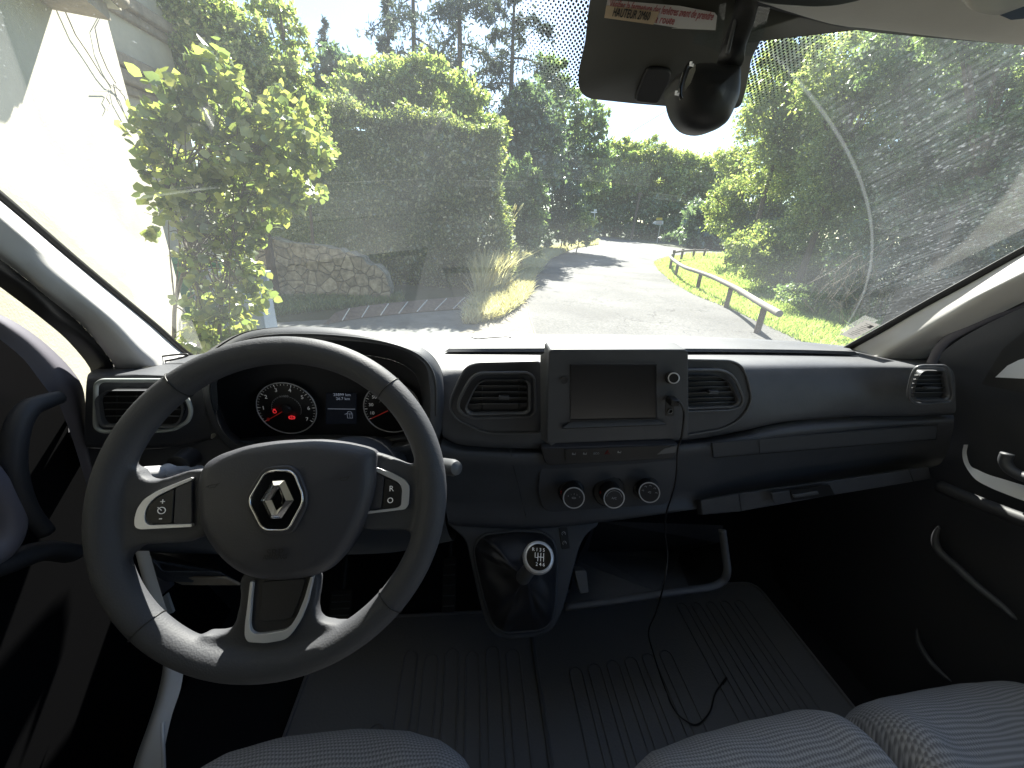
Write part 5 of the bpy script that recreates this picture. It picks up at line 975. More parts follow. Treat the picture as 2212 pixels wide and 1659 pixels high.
def blobpts(blobs, n, seed=0, clump=.2, k=26):
    r = np.random.default_rng(seed); w_ = np.array([b[1][0]*b[1][2] for b in blobs]); w_ = w_/w_.sum(); out = []
    for (c, rad), f in zip(blobs, w_):
        m_ = max(20, int(n*f)); kk = max(6, int(k*(1+0*f))); d = r.normal(size=(kk, 3)); d /= np.linalg.norm(d, axis=1)[:, None]; d *= (.45+.55*r.random(kk)**.5)[:, None]; sprig = r.random(kk) < .22; d[sprig] *= (1.15+.35*r.random(int(sprig.sum())))[:, None]
        ix = r.integers(0, kk, m_); sg = clump*(.5+1.0*r.random(kk))*np.where(sprig, .6, 1)
        e = np.clip(r.normal(size=(m_, 3)), -1.9, 1.9); e[:, 2] *= .7; out.append(np.array(c)+(d[ix]+e*sg[ix][:, None])*np.array(rad))
    return np.concatenate(out)
def pxblob(px, py, rx, ry, Y, dep=None):
    P = uy(px, py, Y); d = (P-EYE)@_F; s = d/FPX; return (P, (rx*s, (dep or rx)*s, ry*s))
def tree(name, label, Y, blobs, n, size, m, base=None, seed=1, cat='tree', group=None, tr=.12, clump=.2, k=26, trunkmat='bark', extra=None, upb=.4):
    bl = [pxblob(b[0], b[1], b[2]*.86, b[3]*.86, Y) for b in blobs]; cen = np.mean([b[0] for b in bl], 0)
    bx = cen if base is None else uy(base[0], base[1], Y); b0 = np.array([bx[0], Y if base is None else bx[1], gz(Y)])
    t = thing(name, b0, label, cat, group)
    leafmesh('crown', blobpts(bl, n, seed, clump, k), size, m, t, seed=seed, upb=upb)
    mb = MB(); r = random.Random(seed); top = cen+np.array([0, 0, .3*(cen[2]-b0[2])*.3]); mid = b0*.5+top*.5+np.array([r.uniform(-.2, .2), 0, 0])
    mb.tube(crom([b0-np.array([0, 0, .1]), b0*.75+mid*.25, mid, top], 4), [tr*(1-.055*i) for i in range(13)], 8)
    for c, rad in bl:
        for _ in range(2):
            q = c+np.array([r.uniform(-.6, .6)*rad[0], r.uniform(-.5, .5)*rad[1], r.uniform(-.2, .7)*rad[2]]); s_ = mid*.6+top*.4 if q[2] > mid[2] else mid*.7+b0*.3
            mb.tube(crom([s_, (s_+q)/2+np.array([r.uniform(-.1, .1), 0, .1])*rad[0], q], 4), [tr*.45*(1-.09*i) for i in range(9)], 5)
    mb.build('trunk', M[trunkmat], t, 180); return t
def conifer(name, label, px, ptop, pbase, Y, wpx, seed, dens=1.0, group='tall conifers behind the hedge', m='lf_con', sparse=False, lean=0, droop=.25, low=.1):
    top = uy(px, ptop, Y); bpt = uy(pbase, 480, Y); b0 = np.array([bpt[0], Y, gz(Y)]); H_ = top[2]-b0[2]; Wd = 1.5*wpx*((top-EYE)@_F)/FPX/2
    t = thing(name, b0, label, 'conifer', group); r = np.random.default_rng(seed); mb = MB(); ax = lambda h: b0*(1-h)+top*h
    mb.tube([ax(h)-np.array([0, 0, .1 if h == 0 else 0]) for h in np.linspace(0, 1, 9)], [.02*H_*(1-.93*h)+.03 for h in np.linspace(0, 1, 9)], 8)
    P = []; nb = int((26 if sparse else 60)*H_/10*.8)
    for i in range(nb):
        h = low+(1-low)*(i+r.random())/nb; prof = (1-h)**.75 if not sparse else (.35+.65*math.sin(math.pi*min(1, (1-h)*1.05+.02)))*(.6+.7*r.random())
        L = Wd*(prof+.06)*(.75+.4*r.random()); an = r.random()*6.283; d = np.array([math.cos(an), math.sin(an), 0]); s = ax(h)
        pts = [s+d*L*u+np.array([0, 0, (.15*u-droop*u*u-(.15 if sparse else 0)*u**3)*L]) for u in np.linspace(0, 1, 7)]
        mb.tube(pts, [max(.008, .012*L*(1.6-u)) for u in np.linspace(0, 1, 7)], 4)
        nl = int((200 if sparse else 170)*dens*max(.4, L)); u = r.random(nl)**.7; i0 = (u*5.99).astype(int); f_ = (u*5.99-i0)[:, None]; A_ = np.array(pts); q = A_[i0]*(1-f_)+A_[i0+1]*f_
        sp = .13 if sparse else .12; e = r.normal(size=(nl, 3))*np.array([sp, sp, .06])*L*(1-.4*u)[:, None]; e[:, 2] -= abs(r.normal(size=nl))*.05*L; P.append(q+e)
    mb.build('trunk', M['bark'], t, 180); leafmesh('crown', np.concatenate(P), .28 if Y > 20 else .2, M[m], t, upb=.2, asp=.28, seed=seed); return t
# ================================================================ house, second building
PW = uy(338, 440, 5.0); WAZ = math.radians(-16); DW = np.array([math.sin(WAZ), math.cos(WAZ), 0]); NW = np.array([DW[1], -DW[0], 0])
house = thing('cream_house', PW*np.array([1, 1, 0])-DW*3-NW*2, 'cream rendered house wall filling the left side beside the van', 'house')
def hbox(s0, s1, n0, n1, z0, z1): 
    V = [PW*np.array([1, 1, 0])+DW*s+NW*n_+ZA*z for z in (z0, z1) for s, n_ in ((s0, n0), (s1, n0), (s1, n1), (s0, n1))]
    return V, [[0, 1, 2, 3][::-1], [4, 5, 6, 7], [0, 1, 5, 4], [1, 2, 6, 5], [2, 3, 7, 6], [3, 0, 4, 7]]
mb = MB(); mb.add(*hbox(-9, 0, -3.5, 0, -.4, 7.2)); mb.build('wall', M['render'], house)
pe = up(240, 45, PW+NW*.34, NW); ze = pe[2]; se = float((pe-PW)@DW)
mb = MB(); mb.add(*hbox(-9, se, -.2, .34, ze, ze+.10)); mb.build('eave', M['cornice'], house)
mb = MB(); mb.add(*hbox(-9.1, se+.08, -.2, .40, ze+.101, ze+.24)); mb.build('roof', M['render'], house)
g0 = PW*np.array([1, 1, 0])+NW*.42+ZA*(ze+.16); mb = MB(); mb.tube([g0-DW*9, g0+DW*(se+.05)], .055, 10); mb.build('gutter', M['cornice'], house, 60)
def hw(px): return [up(x, y, PW+NW*.025, NW) for x, y in px]
mb = MB(); mb.tube(hw([(120, -30), (138, 18), (163, 75), (190, 115), (218, 160), (236, 182), (262, 196)]), .004, 6); mb.tube(hw([(232, 10), (205, 60), (215, 110), (232, 150), (250, 180)]), .004, 6)
mb.tube(hw([(245, 182), (252, 215), (272, 252), (290, 284)]), .004, 6); mb.tube(hw([(248, 184), (268, 208), (280, 240), (294, 272)]), .004, 6); mb.tube(hw([(203, 196), (232, 197), (236, 200), (230, 212), (238, 225), (232, 238)]), .004, 6)
mb.build('loose_wire', M['wire'], house, 60)
P2 = uy(372, 120, 8.4); X2 = P2[0]; h2_ = thing('weathered_building', (X2-1.5, 7, gz(7)), 'weathered beige building with two stained cornices beyond the cream house', 'building')
mb = MB(); mb.add([(X2, 5.2, -.3), (X2, 8.4, -.3), (X2, 8.4, 9), (X2, 5.2, 9), (X2-3, 5.2, -.3), (X2-3, 8.4, -.3), (X2-3, 8.4, 9), (X2-3, 5.2, 9)], [[0, 1, 2, 3], [1, 5, 6, 2], [5, 4, 7, 6], [4, 0, 3, 7]]); mb.build('wall', M['render'], h2_)
for q in ((318, 190), (330, 48), (318, 160)):
    z_ = ux(q[0], q[1], X2)[2]; mb = MB(); mb.box((X2-.4, 6.75, z_), (1.1, 3.5, .16)); mb.box((X2-.42, 6.75, z_-.14), (.98, 3.4, .12)); mb.build('cornice', M['cornice'], h2_, bevel=.02)
# bins and panel behind the shrub
def bin_(px, py, Y, h, w_, label):
    c = uy(px, py, Y); b0 = np.array([c[0], Y, gz(Y)]); t = thing('wheelie_bin', b0, label, 'bin', 'green bins behind the shrub'); H_ = h
    mb = MB(); V = [b0+np.array([sx*w_*s/2, sy*w_*s/2, z]) for z, s in ((0, .8), (H_, 1)) for sx, sy in ((-1, -1), (1, -1), (1, 1), (-1, 1))]
    mb.add(V, [[3, 2, 1, 0], [0, 1, 5, 4], [1, 2, 6, 5], [2, 3, 7, 6], [3, 0, 4, 7]]); mb.build('body', M['bingreen'], t, bevel=.01)
    mb = MB(); mb.box(b0+np.array([0, 0, H_+.03]), (w_*1.06, w_*1.08, .05)); mb.build('lid', M['bingreen'], t, bevel=.015)
    mb = MB(); mb.tube([b0+np.array([-w_*.4, w_*.56, H_]), b0+np.array([w_*.4, w_*.56, H_])], .018, 8); mb.build('handle', M['bingreen'], t, 60)
    for s in (-1, 1): mb = MB(); mb.lathe(b0+np.array([s*w_*.42, w_*.45, .1]), XA, [(.1, -.025), (.1, .025)], 20); mb.build('wheel', M['rubber'], t, 40)
bin_(410, 590, 6.6, 1.05, .58, 'green wheelie bin against the end of the cream house wall'); bin_(462, 590, 6.9, 1.02, .58, 'green wheelie bin half hidden behind the lower shrub leaves')
a = gnd(430, 745); b = gnd(575, 720); a = uy(436, 700, 5.6); b = uy(574, 700, 5.6); zt = uy(540, 596, 5.6)[2]
bp = thing('cabinet', ((a[0]+b[0])/2, 5.7, gz(5.7)), 'blue grey cabinet standing behind the lower part of the shrub', 'cabinet')
mb = MB(); mb.box(((a[0]+b[0])/2, 5.75, (zt+gz(5.7))/2), (b[0]-a[0], .35, zt-gz(5.7))); mb.build('body', M['bluegrey'], bp, bevel=.012)
mb = MB(); mb.box(((a[0]+b[0])/2, 5.74, zt+.02), (b[0]-a[0]+.06, .42, .04)); mb.build('lid', M['bluegrey'], bp, bevel=.01)
for s in (-1, 1): mb = MB(); mb.box(((a[0]+b[0])/2+s*(b[0]-a[0])*.245, 5.565, (zt+gz(5.7))/2), ((b[0]-a[0])*.47, .02, (zt-gz(5.7))*.9)); mb.build('door', M['bluegrey'], bp, bevel=.006)
# ruined stone wall
sw_ = [(545, 690), (548, 516), (580, 512), (615, 524), (660, 528), (699, 532), (716, 538), (733, 537), (742, 546), (755, 544), (768, 552), (783, 556), (792, 570), (800, 574), (812, 573), (822, 582), (833, 594), (836, 608), (842, 622), (843, 648), (842, 690)]
o = plate('ruined_stone_wall', [uy(x, y, 9.3) for x, y in sw_], YB, .5, M['stone'], None, smooth=None); tag(o, 'ruined rubble stone wall, stepping down to the right in front of the tall hedge', 'wall')
# ================================================================ vegetation
def hedge(name, label, x0, x1, pyt, Y, dep, n, size, m, seed):
    A = uy(x0, 600, Y); B_ = uy(x1, 600, Y); zt = uy((x0+x1)/2, pyt, Y)[2]; zb = gz(Y); r = np.random.default_rng(seed); L = B_[0]-A[0]; H_ = zt-zb
    P = []
    for fr, wt_ in (('f', L*H_), ('t', L*dep*1.6), ('r', dep*H_*1.2)):
        k = int(n*wt_/(L*H_+L*dep*1.6+dep*H_*1.2)); a, b = r.random(k), r.random(k); bump = lambda u, v: .16*np.sin(u*2.3+1.3*np.sin(v*2.1))*np.sin(v*3.3+u)+.12*np.sin(u*7+3*np.sin(v*3))*np.sin(v*9)+.09*r.normal(size=len(u))
        if fr == 'f': u, v = a*L, b*H_; q = np.stack([A[0]+u, Y+bump(u, v)+.3*(v/H_)**6, zb+v], 1)
        elif fr == 't': u, v = a*L, b*dep; q = np.stack([A[0]+u, Y+v, zt-.25*(u/L)**2+.10*np.sin(u*2.7)+abs(bump(u, v))*1.3], 1)
        else: u, v = a*dep, b*H_; q = np.stack([B_[0]+bump(u, v)+.25*np.sin(v*1.3)-.4*(v/H_)**3, Y+u, zb+v], 1)
        P.append(q)
    P = np.concatenate(P); t = thing(name, (A+B_)/2*np.array([1, 1, 0])+np.array([0, dep/2, zb]), label, 'hedge')
    leafmesh('foliage', P, size, m, t, seed=seed); mb = MB()
    for i in range(7): x = A[0]+L*(i+.5)/7; mb.tube([(x, Y+dep/2, zb-.1), (x+.1, Y+dep/2, zb+H_*.5), (x-.05, Y+dep/2, zb+H_*.9)], [.07, .05, .02], 6)
    mb.build('trunk', M['bark'], t, 180)
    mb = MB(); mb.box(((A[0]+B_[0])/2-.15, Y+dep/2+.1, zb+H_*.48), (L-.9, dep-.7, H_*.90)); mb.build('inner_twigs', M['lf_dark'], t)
hedge('clipped_hedge', 'tall clipped hedge with yellow sunlit top rising behind the ruined stone wall', 520, 1075, 246, 11.6, 1.8, 62000, .10, M['lf_hedge'], 3)
tree('bushy_tree', 'yellow green bushy tree rising just above the clipped hedge', 14.5, [(740, 215, 50, 45), (800, 215, 60, 50), (850, 195, 60, 60), (905, 175, 50, 55), (960, 205, 60, 55), (1020, 250, 50, 50), (1065, 300, 35, 50), (770, 165, 30, 30)], 26000, .14, M['lf_yel'], seed=4, k=40)
tree('bushy_tree', 'yellow green climber covered tree beside the weathered building', 8.8, [(400, 10, 60, 50), (440, -10, 70, 50), (480, 55, 70, 50), (420, 95, 60, 60), (540, 110, 60, 55), (490, 150, 90, 70), (600, 165, 60, 50), (380, 170, 40, 60), (650, 225, 50, 40), (560, 230, 80, 60), (450, 240, 80, 60), (650, 300, 60, 60), (560, 330, 90, 70)], 52000, .085, M['lf_yel'], seed=5, k=44)
tree('robinia_branches', 'wispy feather leaved branches against the sky above the climber covered tree', 9.6, [(590, 30, 40, 30), (625, 60, 35, 35), (560, 10, 40, 25), (655, 110, 25, 25), (610, 110, 30, 25)], 1500, .10, M['lf_yel'], seed=6, k=24, clump=.12, tr=.05)
G_ = 'tall conifers behind the hedge'
conifer('conifer', 'small dark pointed conifer furthest left of the conifers', 700, 40, 705, 40, 75, 11, dens=.8, group=G_, droop=.1)
tree('broadleaf_tree', 'dark rounded tree between the small conifer and the tall ones', 34, [(735, 140, 45, 40), (775, 165, 40, 40), (690, 190, 40, 40), (715, 215, 60, 50)], 9000, .32, M['lf_dark'], seed=7)
conifer('conifer', 'dense upright conifer second from the left', 838, -20, 838, 30, 110, 12, dens=1.0, group=G_, droop=.05)
conifer('conifer', 'thin open conifer with bare upper branches in the middle', 890, -120, 900, 27, 190, 13, dens=.35, group=G_, sparse=True)
conifer('conifer', 'large drooping cedar with thick dark trunk, tallest in the middle', 990, -130, 1000, 24, 230, 14, dens=1.0, group=G_, sparse=True, droop=.35)
conifer('conifer', 'rightmost tall cedar beside the shade band dots', 1112, -30, 1095, 25, 190, 15, dens=1.0, group=G_, sparse=True, droop=.4)
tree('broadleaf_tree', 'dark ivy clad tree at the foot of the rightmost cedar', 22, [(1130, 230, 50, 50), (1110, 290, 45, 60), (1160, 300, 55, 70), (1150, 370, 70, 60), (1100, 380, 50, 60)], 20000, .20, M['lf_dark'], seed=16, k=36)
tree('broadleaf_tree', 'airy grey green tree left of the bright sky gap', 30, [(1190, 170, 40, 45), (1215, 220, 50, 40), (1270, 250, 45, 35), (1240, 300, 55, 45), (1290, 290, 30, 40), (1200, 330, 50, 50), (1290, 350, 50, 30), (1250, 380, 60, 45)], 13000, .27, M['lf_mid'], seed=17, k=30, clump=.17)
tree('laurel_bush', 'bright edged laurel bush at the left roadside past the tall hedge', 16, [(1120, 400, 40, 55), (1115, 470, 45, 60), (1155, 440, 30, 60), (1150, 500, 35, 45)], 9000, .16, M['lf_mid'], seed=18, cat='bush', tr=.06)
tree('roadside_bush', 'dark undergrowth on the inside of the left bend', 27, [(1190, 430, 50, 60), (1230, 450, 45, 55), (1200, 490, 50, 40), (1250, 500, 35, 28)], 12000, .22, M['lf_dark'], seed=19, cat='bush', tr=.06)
tree('roadside_bush', 'small bright branch reaching over the road beside the left road sign', 26, [(1262, 478, 24, 14), (1240, 486, 24, 16)], 700, .26, M['lf_yel'], seed=20, cat='bush', tr=.05)
GB = 'background wood round the bend'
for i, (lab, bl, m_, Y_) in enumerate([('yellow green tree at the left end of the background wood', [(1320, 340, 45, 35), (1345, 385, 50, 45), (1300, 400, 50, 40)], 'lf_yel', 62),
        ('pale green tree just under the overhead wire', [(1385, 335, 40, 35), (1400, 385, 50, 45), (1370, 420, 50, 40)], 'lf_yel', 64),
        ('mid green tree above the white arrow sign', [(1445, 350, 42, 35), (1460, 400, 50, 45), (1430, 430, 50, 30)], 'lf_yel', 62),
        ('pale green tree at the right end of the background wood', [(1505, 370, 42, 35), (1530, 420, 50, 45), (1560, 380, 40, 40)], 'lf_yel', 62),
        ('dark thicket behind the left road sign', [(1300, 470, 55, 40), (1350, 470, 50, 42), (1290, 440, 50, 40)], 'lf_mid', 63),
        ('dark thicket behind the white arrow sign', [(1410, 470, 50, 45), (1470, 480, 50, 45), (1440, 500, 60, 30), (1390, 500, 50, 25)], 'lf_mid', 60),
        ('dark thicket behind the far end of the wooden rail', [(1530, 480, 50, 45), (1590, 480, 50, 50), (1520, 510, 60, 28)], 'lf_dark', 44)]):
    tree('woodland_tree', lab, Y_, bl, 13000, .50, M[m_], seed=30+i, group=GB, k=34, tr=.2)
GR = 'trees on the right bank'
rb_ = [('leafy tree on the right bank nearest the far end of the rail', [(1590, 350, 45, 50), (1610, 420, 60, 50), (1590, 480, 55, 40), (1650, 480, 60, 50), (1560, 440, 40, 40)], 'lf_yel', 21, .15, 20000),
       ('tall bright leaved tree behind the mirror', [(1650, 250, 50, 60), (1690, 160, 60, 60), (1720, 90, 60, 50), (1720, 250, 80, 70), (1680, 360, 80, 70), (1740, 340, 80, 70), (1760, 180, 70, 60)], 'lf_yel', 15.5, .12, 36000),
       ('low spreading bush behind the near wooden rail', [(1640, 560, 60, 40), (1710, 590, 70, 50), (1700, 520, 80, 50), (1600, 540, 40, 30), (1780, 600, 70, 50)], 'lf_yel', 13.5, .12, 24000),
       ('yellow green crown at the wiper arc on the right', [(1830, 110, 70, 60), (1800, 200, 80, 60), (1850, 260, 80, 70), (1820, 340, 80, 60), (1850, 420, 90, 70), (1900, 170, 70, 70), (1780, 430, 70, 60)], 'lf_yel', 12, .10, 36000),
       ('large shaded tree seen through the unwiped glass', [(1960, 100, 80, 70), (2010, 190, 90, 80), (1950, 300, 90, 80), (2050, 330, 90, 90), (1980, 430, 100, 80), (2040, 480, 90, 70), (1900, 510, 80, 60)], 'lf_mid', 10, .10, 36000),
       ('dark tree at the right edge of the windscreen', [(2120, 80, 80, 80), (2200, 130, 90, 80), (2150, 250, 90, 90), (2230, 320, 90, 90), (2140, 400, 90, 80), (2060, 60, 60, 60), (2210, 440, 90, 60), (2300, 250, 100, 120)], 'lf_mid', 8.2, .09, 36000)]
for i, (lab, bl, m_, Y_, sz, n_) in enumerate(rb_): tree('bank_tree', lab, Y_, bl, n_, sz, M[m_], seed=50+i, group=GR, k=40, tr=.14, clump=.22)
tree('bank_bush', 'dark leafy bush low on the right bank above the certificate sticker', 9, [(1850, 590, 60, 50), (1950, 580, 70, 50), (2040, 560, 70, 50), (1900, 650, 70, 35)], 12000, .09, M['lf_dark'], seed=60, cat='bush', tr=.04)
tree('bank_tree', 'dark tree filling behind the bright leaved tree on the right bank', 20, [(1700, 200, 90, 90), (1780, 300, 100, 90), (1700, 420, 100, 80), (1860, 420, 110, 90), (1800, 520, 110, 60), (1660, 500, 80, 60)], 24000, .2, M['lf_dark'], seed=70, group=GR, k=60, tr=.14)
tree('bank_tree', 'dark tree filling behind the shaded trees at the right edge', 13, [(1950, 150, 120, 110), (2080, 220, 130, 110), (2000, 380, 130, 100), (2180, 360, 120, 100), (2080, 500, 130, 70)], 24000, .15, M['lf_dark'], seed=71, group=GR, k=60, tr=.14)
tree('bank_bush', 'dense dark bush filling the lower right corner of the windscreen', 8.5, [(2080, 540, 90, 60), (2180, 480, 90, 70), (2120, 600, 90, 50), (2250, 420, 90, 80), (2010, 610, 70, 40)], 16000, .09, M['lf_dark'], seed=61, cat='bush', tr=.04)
tree('bank_bush', 'weedy bush just behind the verge at the right end of the rail', 9.8, [(1720, 640, 50, 25), (1790, 660, 60, 30), (1860, 680, 60, 30), (1930, 690, 60, 30)], 8000, .08, M['lf_mid'], seed=62, cat='bush', tr=.03)
def twigs(name, label, px0, px1, py0, py1, Y, n, L, seed, m='twig', cat='undergrowth'):
    r = random.Random(seed); mb = MB(); c = gnd((px0+px1)/2, py1)
    for _ in range(n):
        p = uy(r.uniform(px0, px1), r.uniform(py0, py1), Y+r.uniform(-.6, .6)); an = r.uniform(-.9, .9); l = L*r.uniform(.4, 1); e = p+np.array([math.sin(an)*l, r.uniform(-.3, .3)*l, math.cos(an)*l])
        mb.tube(crom([p, (p+e)/2+np.array([r.uniform(-.15, .15), 0, r.uniform(-.05, .1)])*l, e], 3), [.009, .008, .007, .006, .005, .004, .003], 4)
    o = mb.build(name, M[m], None, 180); tag(o, label, cat, kind='stuff'); return o
twigs('bramble_stems', 'bare tangled stems low on the right bank behind the certificate sticker', 1740, 2050, 590, 700, 7.6, 130, 1.0, 5)
# near shrub
sh_b = [(470, 150, 45, 45), (400, 235, 60, 50), (480, 220, 70, 60), (560, 235, 60, 60), (620, 290, 70, 60), (680, 320, 45, 45), (345, 320, 40, 60), (430, 320, 90, 70), (540, 340, 90, 70), (640, 380, 60, 50), (380, 420, 60, 60), (470, 430, 90, 60), (560, 440, 60, 50), (420, 490, 60, 40), (510, 500, 50, 40), (530, 570, 42, 35), (450, 580, 45, 35), (520, 640, 42, 40), (450, 650, 50, 40), (480, 710, 55, 40), (440, 735, 40, 30), (540, 600, 35, 30)]
YS = 3.5; bl = [pxblob(*b, YS) for b in sh_b]; sb0 = np.array([uy(430, 740, YS)[0], YS, gz(YS)])
shrub = thing('leafy_shrub', sb0, 'young shrub with large round backlit leaves in front of the cream house wall', 'shrub')
Pl = blobpts(bl, 4300, 8, .21, 15); leafmesh('foliage', Pl, .070, M['lf_shrub'], shrub, seed=9, fold=True, asp=.95, upb=.5)
mb = MB(); r = random.Random(3)
st_ = [[(372, 800), (376, 730), (378, 660), (395, 590), (412, 530), (430, 440), (440, 330), (450, 200)], [(478, 800), (474, 720), (478, 650), (492, 590), (500, 530), (520, 430), (560, 330), (600, 250)], [(425, 800), (432, 720), (430, 640), (412, 560), (360, 430), (350, 320)]]
for s in st_: mb.tube(crom([uy(x, y, YS) for x, y in s], 4), list(np.linspace(.019, .004, (len(s)-1)*4+1)), 7)
for c, rad in bl:
    for _ in range(9):
        j = r.choice(st_); s0 = uy(*j[r.randrange(2, len(j)-1)], YS)
        if np.linalg.norm(s0-c) > 1.1: continue
        e = c+np.array([r.uniform(-.7, .7)*rad[0], r.uniform(-.7, .7)*rad[1], r.uniform(-.5, .8)*rad[2]]); mb.tube(crom([s0, (s0+e)/2+np.array([0, 0, .05]), e], 4), list(np.linspace(.007, .002, 9)), 5)
mb.build('stem', M['twig'], shrub, 180)
# grasses
def blades(name, label, poly, n, h, m, seed, px=True, w_=.012, cat='grass', lean=.35):
    r = np.random.default_rng(seed); Q = np.array([gnd(x, y)[:2] for x, y in poly]); lo, hi = Q.min(0), Q.max(0); pts = []
    while sum(len(p) for p in pts) < n:
        p = lo+(hi-lo)*r.random((n*2, 2)); ins = np.zeros(len(p), bool); j = len(Q)-1
        for i in range(len(Q)):
            xi, yi = Q[i]; xj, yj = Q[j]; c = ((yi > p[:, 1]) != (yj > p[:, 1])) & (p[:, 0] < (xj-xi)*(p[:, 1]-yi)/(yj-yi+1e-12)+xi); ins ^= c; j = i
        keep = r.random(len(p)) < np.clip(9/np.maximum(p[:, 1], 4), .12, 1)**1.3; pts.append(p[ins & keep])
    p = np.concatenate(pts)[:n]; P = np.stack([p[:, 0], p[:, 1], gz(p[:, 1])], 1); d = r.normal(size=(n, 3))*lean; d[:, 2] = 1
    far = np.clip(p[:, 1]/9, 1, 3); 
    o = leafmesh(name, P, 1.0, m, None, dirv=d, asp=.1, seed=seed); bpy.data.objects.remove(o)
    hh = h*(.5+r.random(n))[:, None]; d /= np.linalg.norm(d, axis=1)[:, None]; b = r.normal(size=(n, 3)); b[:, 2] = 0; b /= np.linalg.norm(b, axis=1)[:, None]; b *= (w_*far)[:, None]; cv = r.normal(size=(n, 3))*.25; cv[:, 2] = -.12
    T = np.stack([P-b, P+b, P+d*hh*.6+b*.7+cv*hh*.3, P+d*hh+cv*hh, P+d*hh*.6-b*.7+cv*hh*.3], 1).reshape(-1, 3); c = (T.min(0)+T.max(0))/2
    F = np.arange(n*5).reshape(-1, 5); me = bpy.data.meshes.new(name); me.from_pydata((T-c).tolist(), [], F.tolist()); me.materials.append(m); o = bpy.data.objects.new(name, me); COL.objects.link(o); o.location = c; ORG[o.name] = c
    tag(o, label, cat, kind='stuff'); return o
blades('verge_grass', 'short bright green grass between the road and the wooden rail', [(1413, 568), (1442, 556), (1500, 550), (1560, 585), (1680, 660), (1800, 700), (1960, 770), (1900, 830), (1760, 754), (1681, 717), (1580, 669), (1499, 638), (1451, 610), (1423, 585)], 26000, .13, M['lf_grass'], 1)
blades('verge_grass', 'rough pale weeds behind the wooden rail', [(1480, 552), (1620, 550), (1800, 640), (2000, 700), (2100, 760), (1960, 770), (1800, 700), (1680, 660), (1560, 600)], 14000, .30, M['lf_grass'], 2)
blades('dry_verge_grass', 'dry yellow grass along the left edge of the road', [(1000, 700), (1030, 640), (1060, 600), (1100, 560), (1180, 540), (1292, 520), (1292, 529), (1240, 537), (1188, 560), (1154, 600), (1144, 636), (1124, 662), (1080, 690), (1030, 700)], 38000, .28, M['lf_dry'], 3)
blades('tall_dry_grass', 'tall straw coloured grass clump at the right end of the hedge', [(1030, 655), (1045, 600), (1085, 582), (1110, 588), (1080, 640)], 7000, .95, M['lf_dry'], 4, w_=.009, lean=.18)
blades('weeds', 'low green weeds at the foot of the stone wall', [(560, 690), (700, 670), (870, 655), (870, 640), (560, 650)], 5000, .16, M['lf_mid'], 5)
mb = MB(); r = random.Random(9)
for i in range(16):
    p = uy(1085+r.uniform(-10, 14), 520, 12.6+r.uniform(-.3, .3)); e = uy(1098+r.uniform(-18, 24), 455+r.uniform(0, 35), 12.6); mb.tube([p, e], [.006, .006], 4); mb.tube([e, e+(e-p)*.16, e+(e-p)*.3], [.008, .03, .006], 5)
tag(mb.build('pampas_plumes', M['lf_dry'], None, 180), 'feathery pale plumes above the straw coloured grass', 'plumes')
# ================================================================ wooden guard rail
rl_f = [(1452, 549), (1447, 553), (1454, 561), (1476, 576), (1510, 588), (1538, 598), (1566, 611), (1594, 625), (1622, 642), (1650, 659), (1684, 678)]
rl_b = [(1530, 541), (1501, 541), (1476, 542), (1457, 545)]
gr0 = gnd(1510, 600); rail = thing('wooden_guard_rail', gr0, 'weathered log guard rail curving round the inside of the bend', 'guard rail')
fp = [gnd(x, y, .62) for x, y in rl_f]; mb = MB(); mb.tube(crom(fp, 5), .065, 12); mb.build('log', M['woodrail'], rail, 60)
bpq = [gnd(x, y, .62) for x, y in rl_b]; mb = MB(); mb.tube(crom(bpq, 5), .065, 10); mb.build('log', M['wooddark'], rail, 60)
def alongpt(px): # rail point by pixel x
    Q = np.array([(x, y) for x, y in rl_f[1:]]); return gnd(px, float(np.interp(px, Q[:, 0], Q[:, 1])), .62)
for px in (1450, 1463, 1512, 1578, 1650):
    p = alongpt(px); mb = MB(); mb.tube([p+np.array([.08, .06, -.75]), p+np.array([.08, .06, .02])], .065, 10); mb.build('post', M['wooddark'], rail, 50)
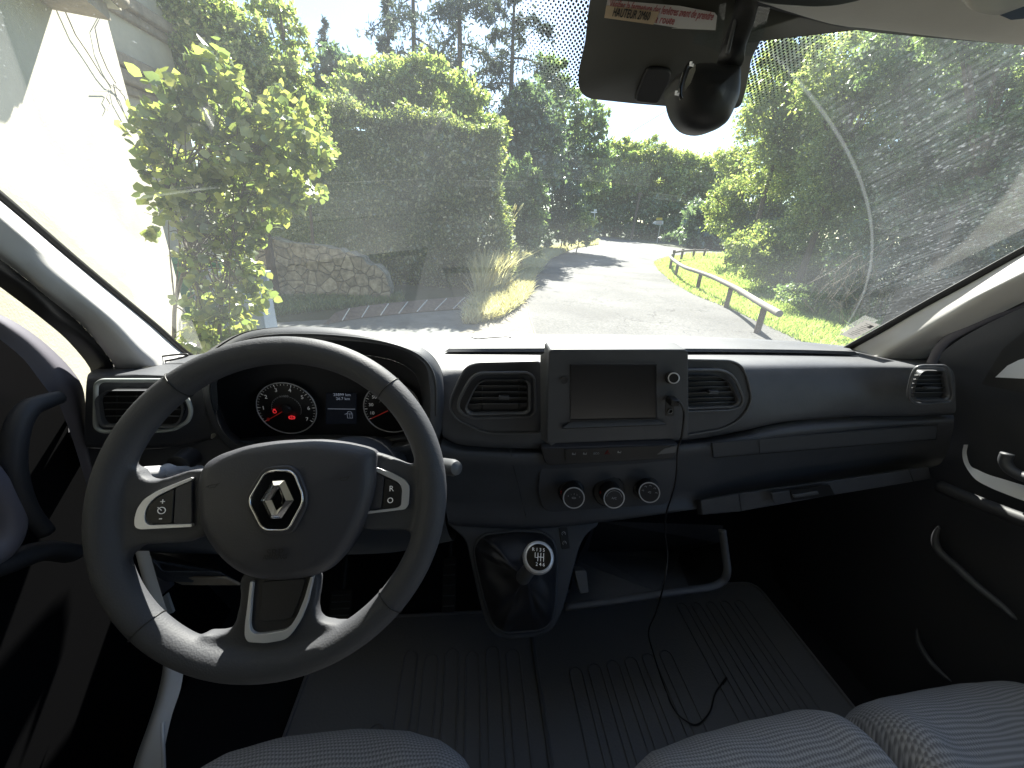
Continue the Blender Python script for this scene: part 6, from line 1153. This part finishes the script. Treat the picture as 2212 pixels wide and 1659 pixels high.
for px, py in ((1457, 545), (1476, 542), (1501, 541), (1524, 541)):
    p = gnd(px, py, .62); mb = MB(); mb.tube([p+np.array([0, .05, -.75]), p+np.array([0, .05, .12])], .08, 8); mb.build('post', M['wooddark'], rail, 50)
# ================================================================ signs, pole, wire
def roadsign(base, top, plates, label, name='road_sign'):
    b0 = gnd(*base); t0 = uy(*top, b0[1]); t0 = np.array([b0[0], b0[1], t0[2]]); t = thing(name, b0, label, 'sign')
    mb = MB(); mb.tube([b0, t0], .05, 8); mb.build('post', M['steel'], t, 60)
    for pts, m_, off in plates: plate('sign_face', [uy(x, y, b0[1]-off) for x, y in pts], YB, .03, M[m_], t)
    return t
t_ = roadsign((1419, 526), (1424, 478), [([(1410, 482), (1416, 477), (1433, 477), (1433, 485), (1416, 485)], 'signw', .08), ([(1418, 470), (1431, 470), (1431, 475.5), (1418, 475.5)], 'signy', .08)], 'white arrow sign with small yellow plate on a thin post at the bend')
mb = MB(); a, b = uy(1417, 480, 1), uy(1430, 480, 1); Yq = ORG[t_.name][1]-.12
for y in (479.3, 482.3): mb.tube([uy(1417, y, Yq), uy(1430, y, Yq)], .022, 4)
mb.build('printed_line', M['redprint'], t_)
roadsign((1278, 515), (1284, 454), [([(1277, 457), (1290, 457), (1290, 460), (1277, 460)], 'signw', .08), ([(1283, 452), (1289, 452), (1289, 456), (1283, 456)], 'signw', .08)], 'small pale sign on a thin post beside the left bend')
b0 = gnd(1363, 519); tp_ = uy(1383, 415, b0[1]); pole = thing('utility_pole', b0, 'dark leaning wooden utility pole at the far side of the bend', 'pole'); mb = MB(); mb.tube([b0, tp_], [.17, .12], 12); mb.build('shaft', M['wooddark'], pole, 60)
mb = MB(); mb.tube([tp_-np.array([.4, 0, .2]), tp_+np.array([.4, 0, -.2])], .05, 6); mb.build('cross_arm', M['wooddark'], pole, 60)
mb = MB(); mb.tube([uy(1325, 312, 40), uy(1385, 272, 32), uy(1448, 234, 26), uy(1520, 185, 20)], .022, 5); o = mb.build('overhead_wire', M['wire'], None, 60); tag(o, 'thin overhead wire crossing the bright sky gap', 'wire')
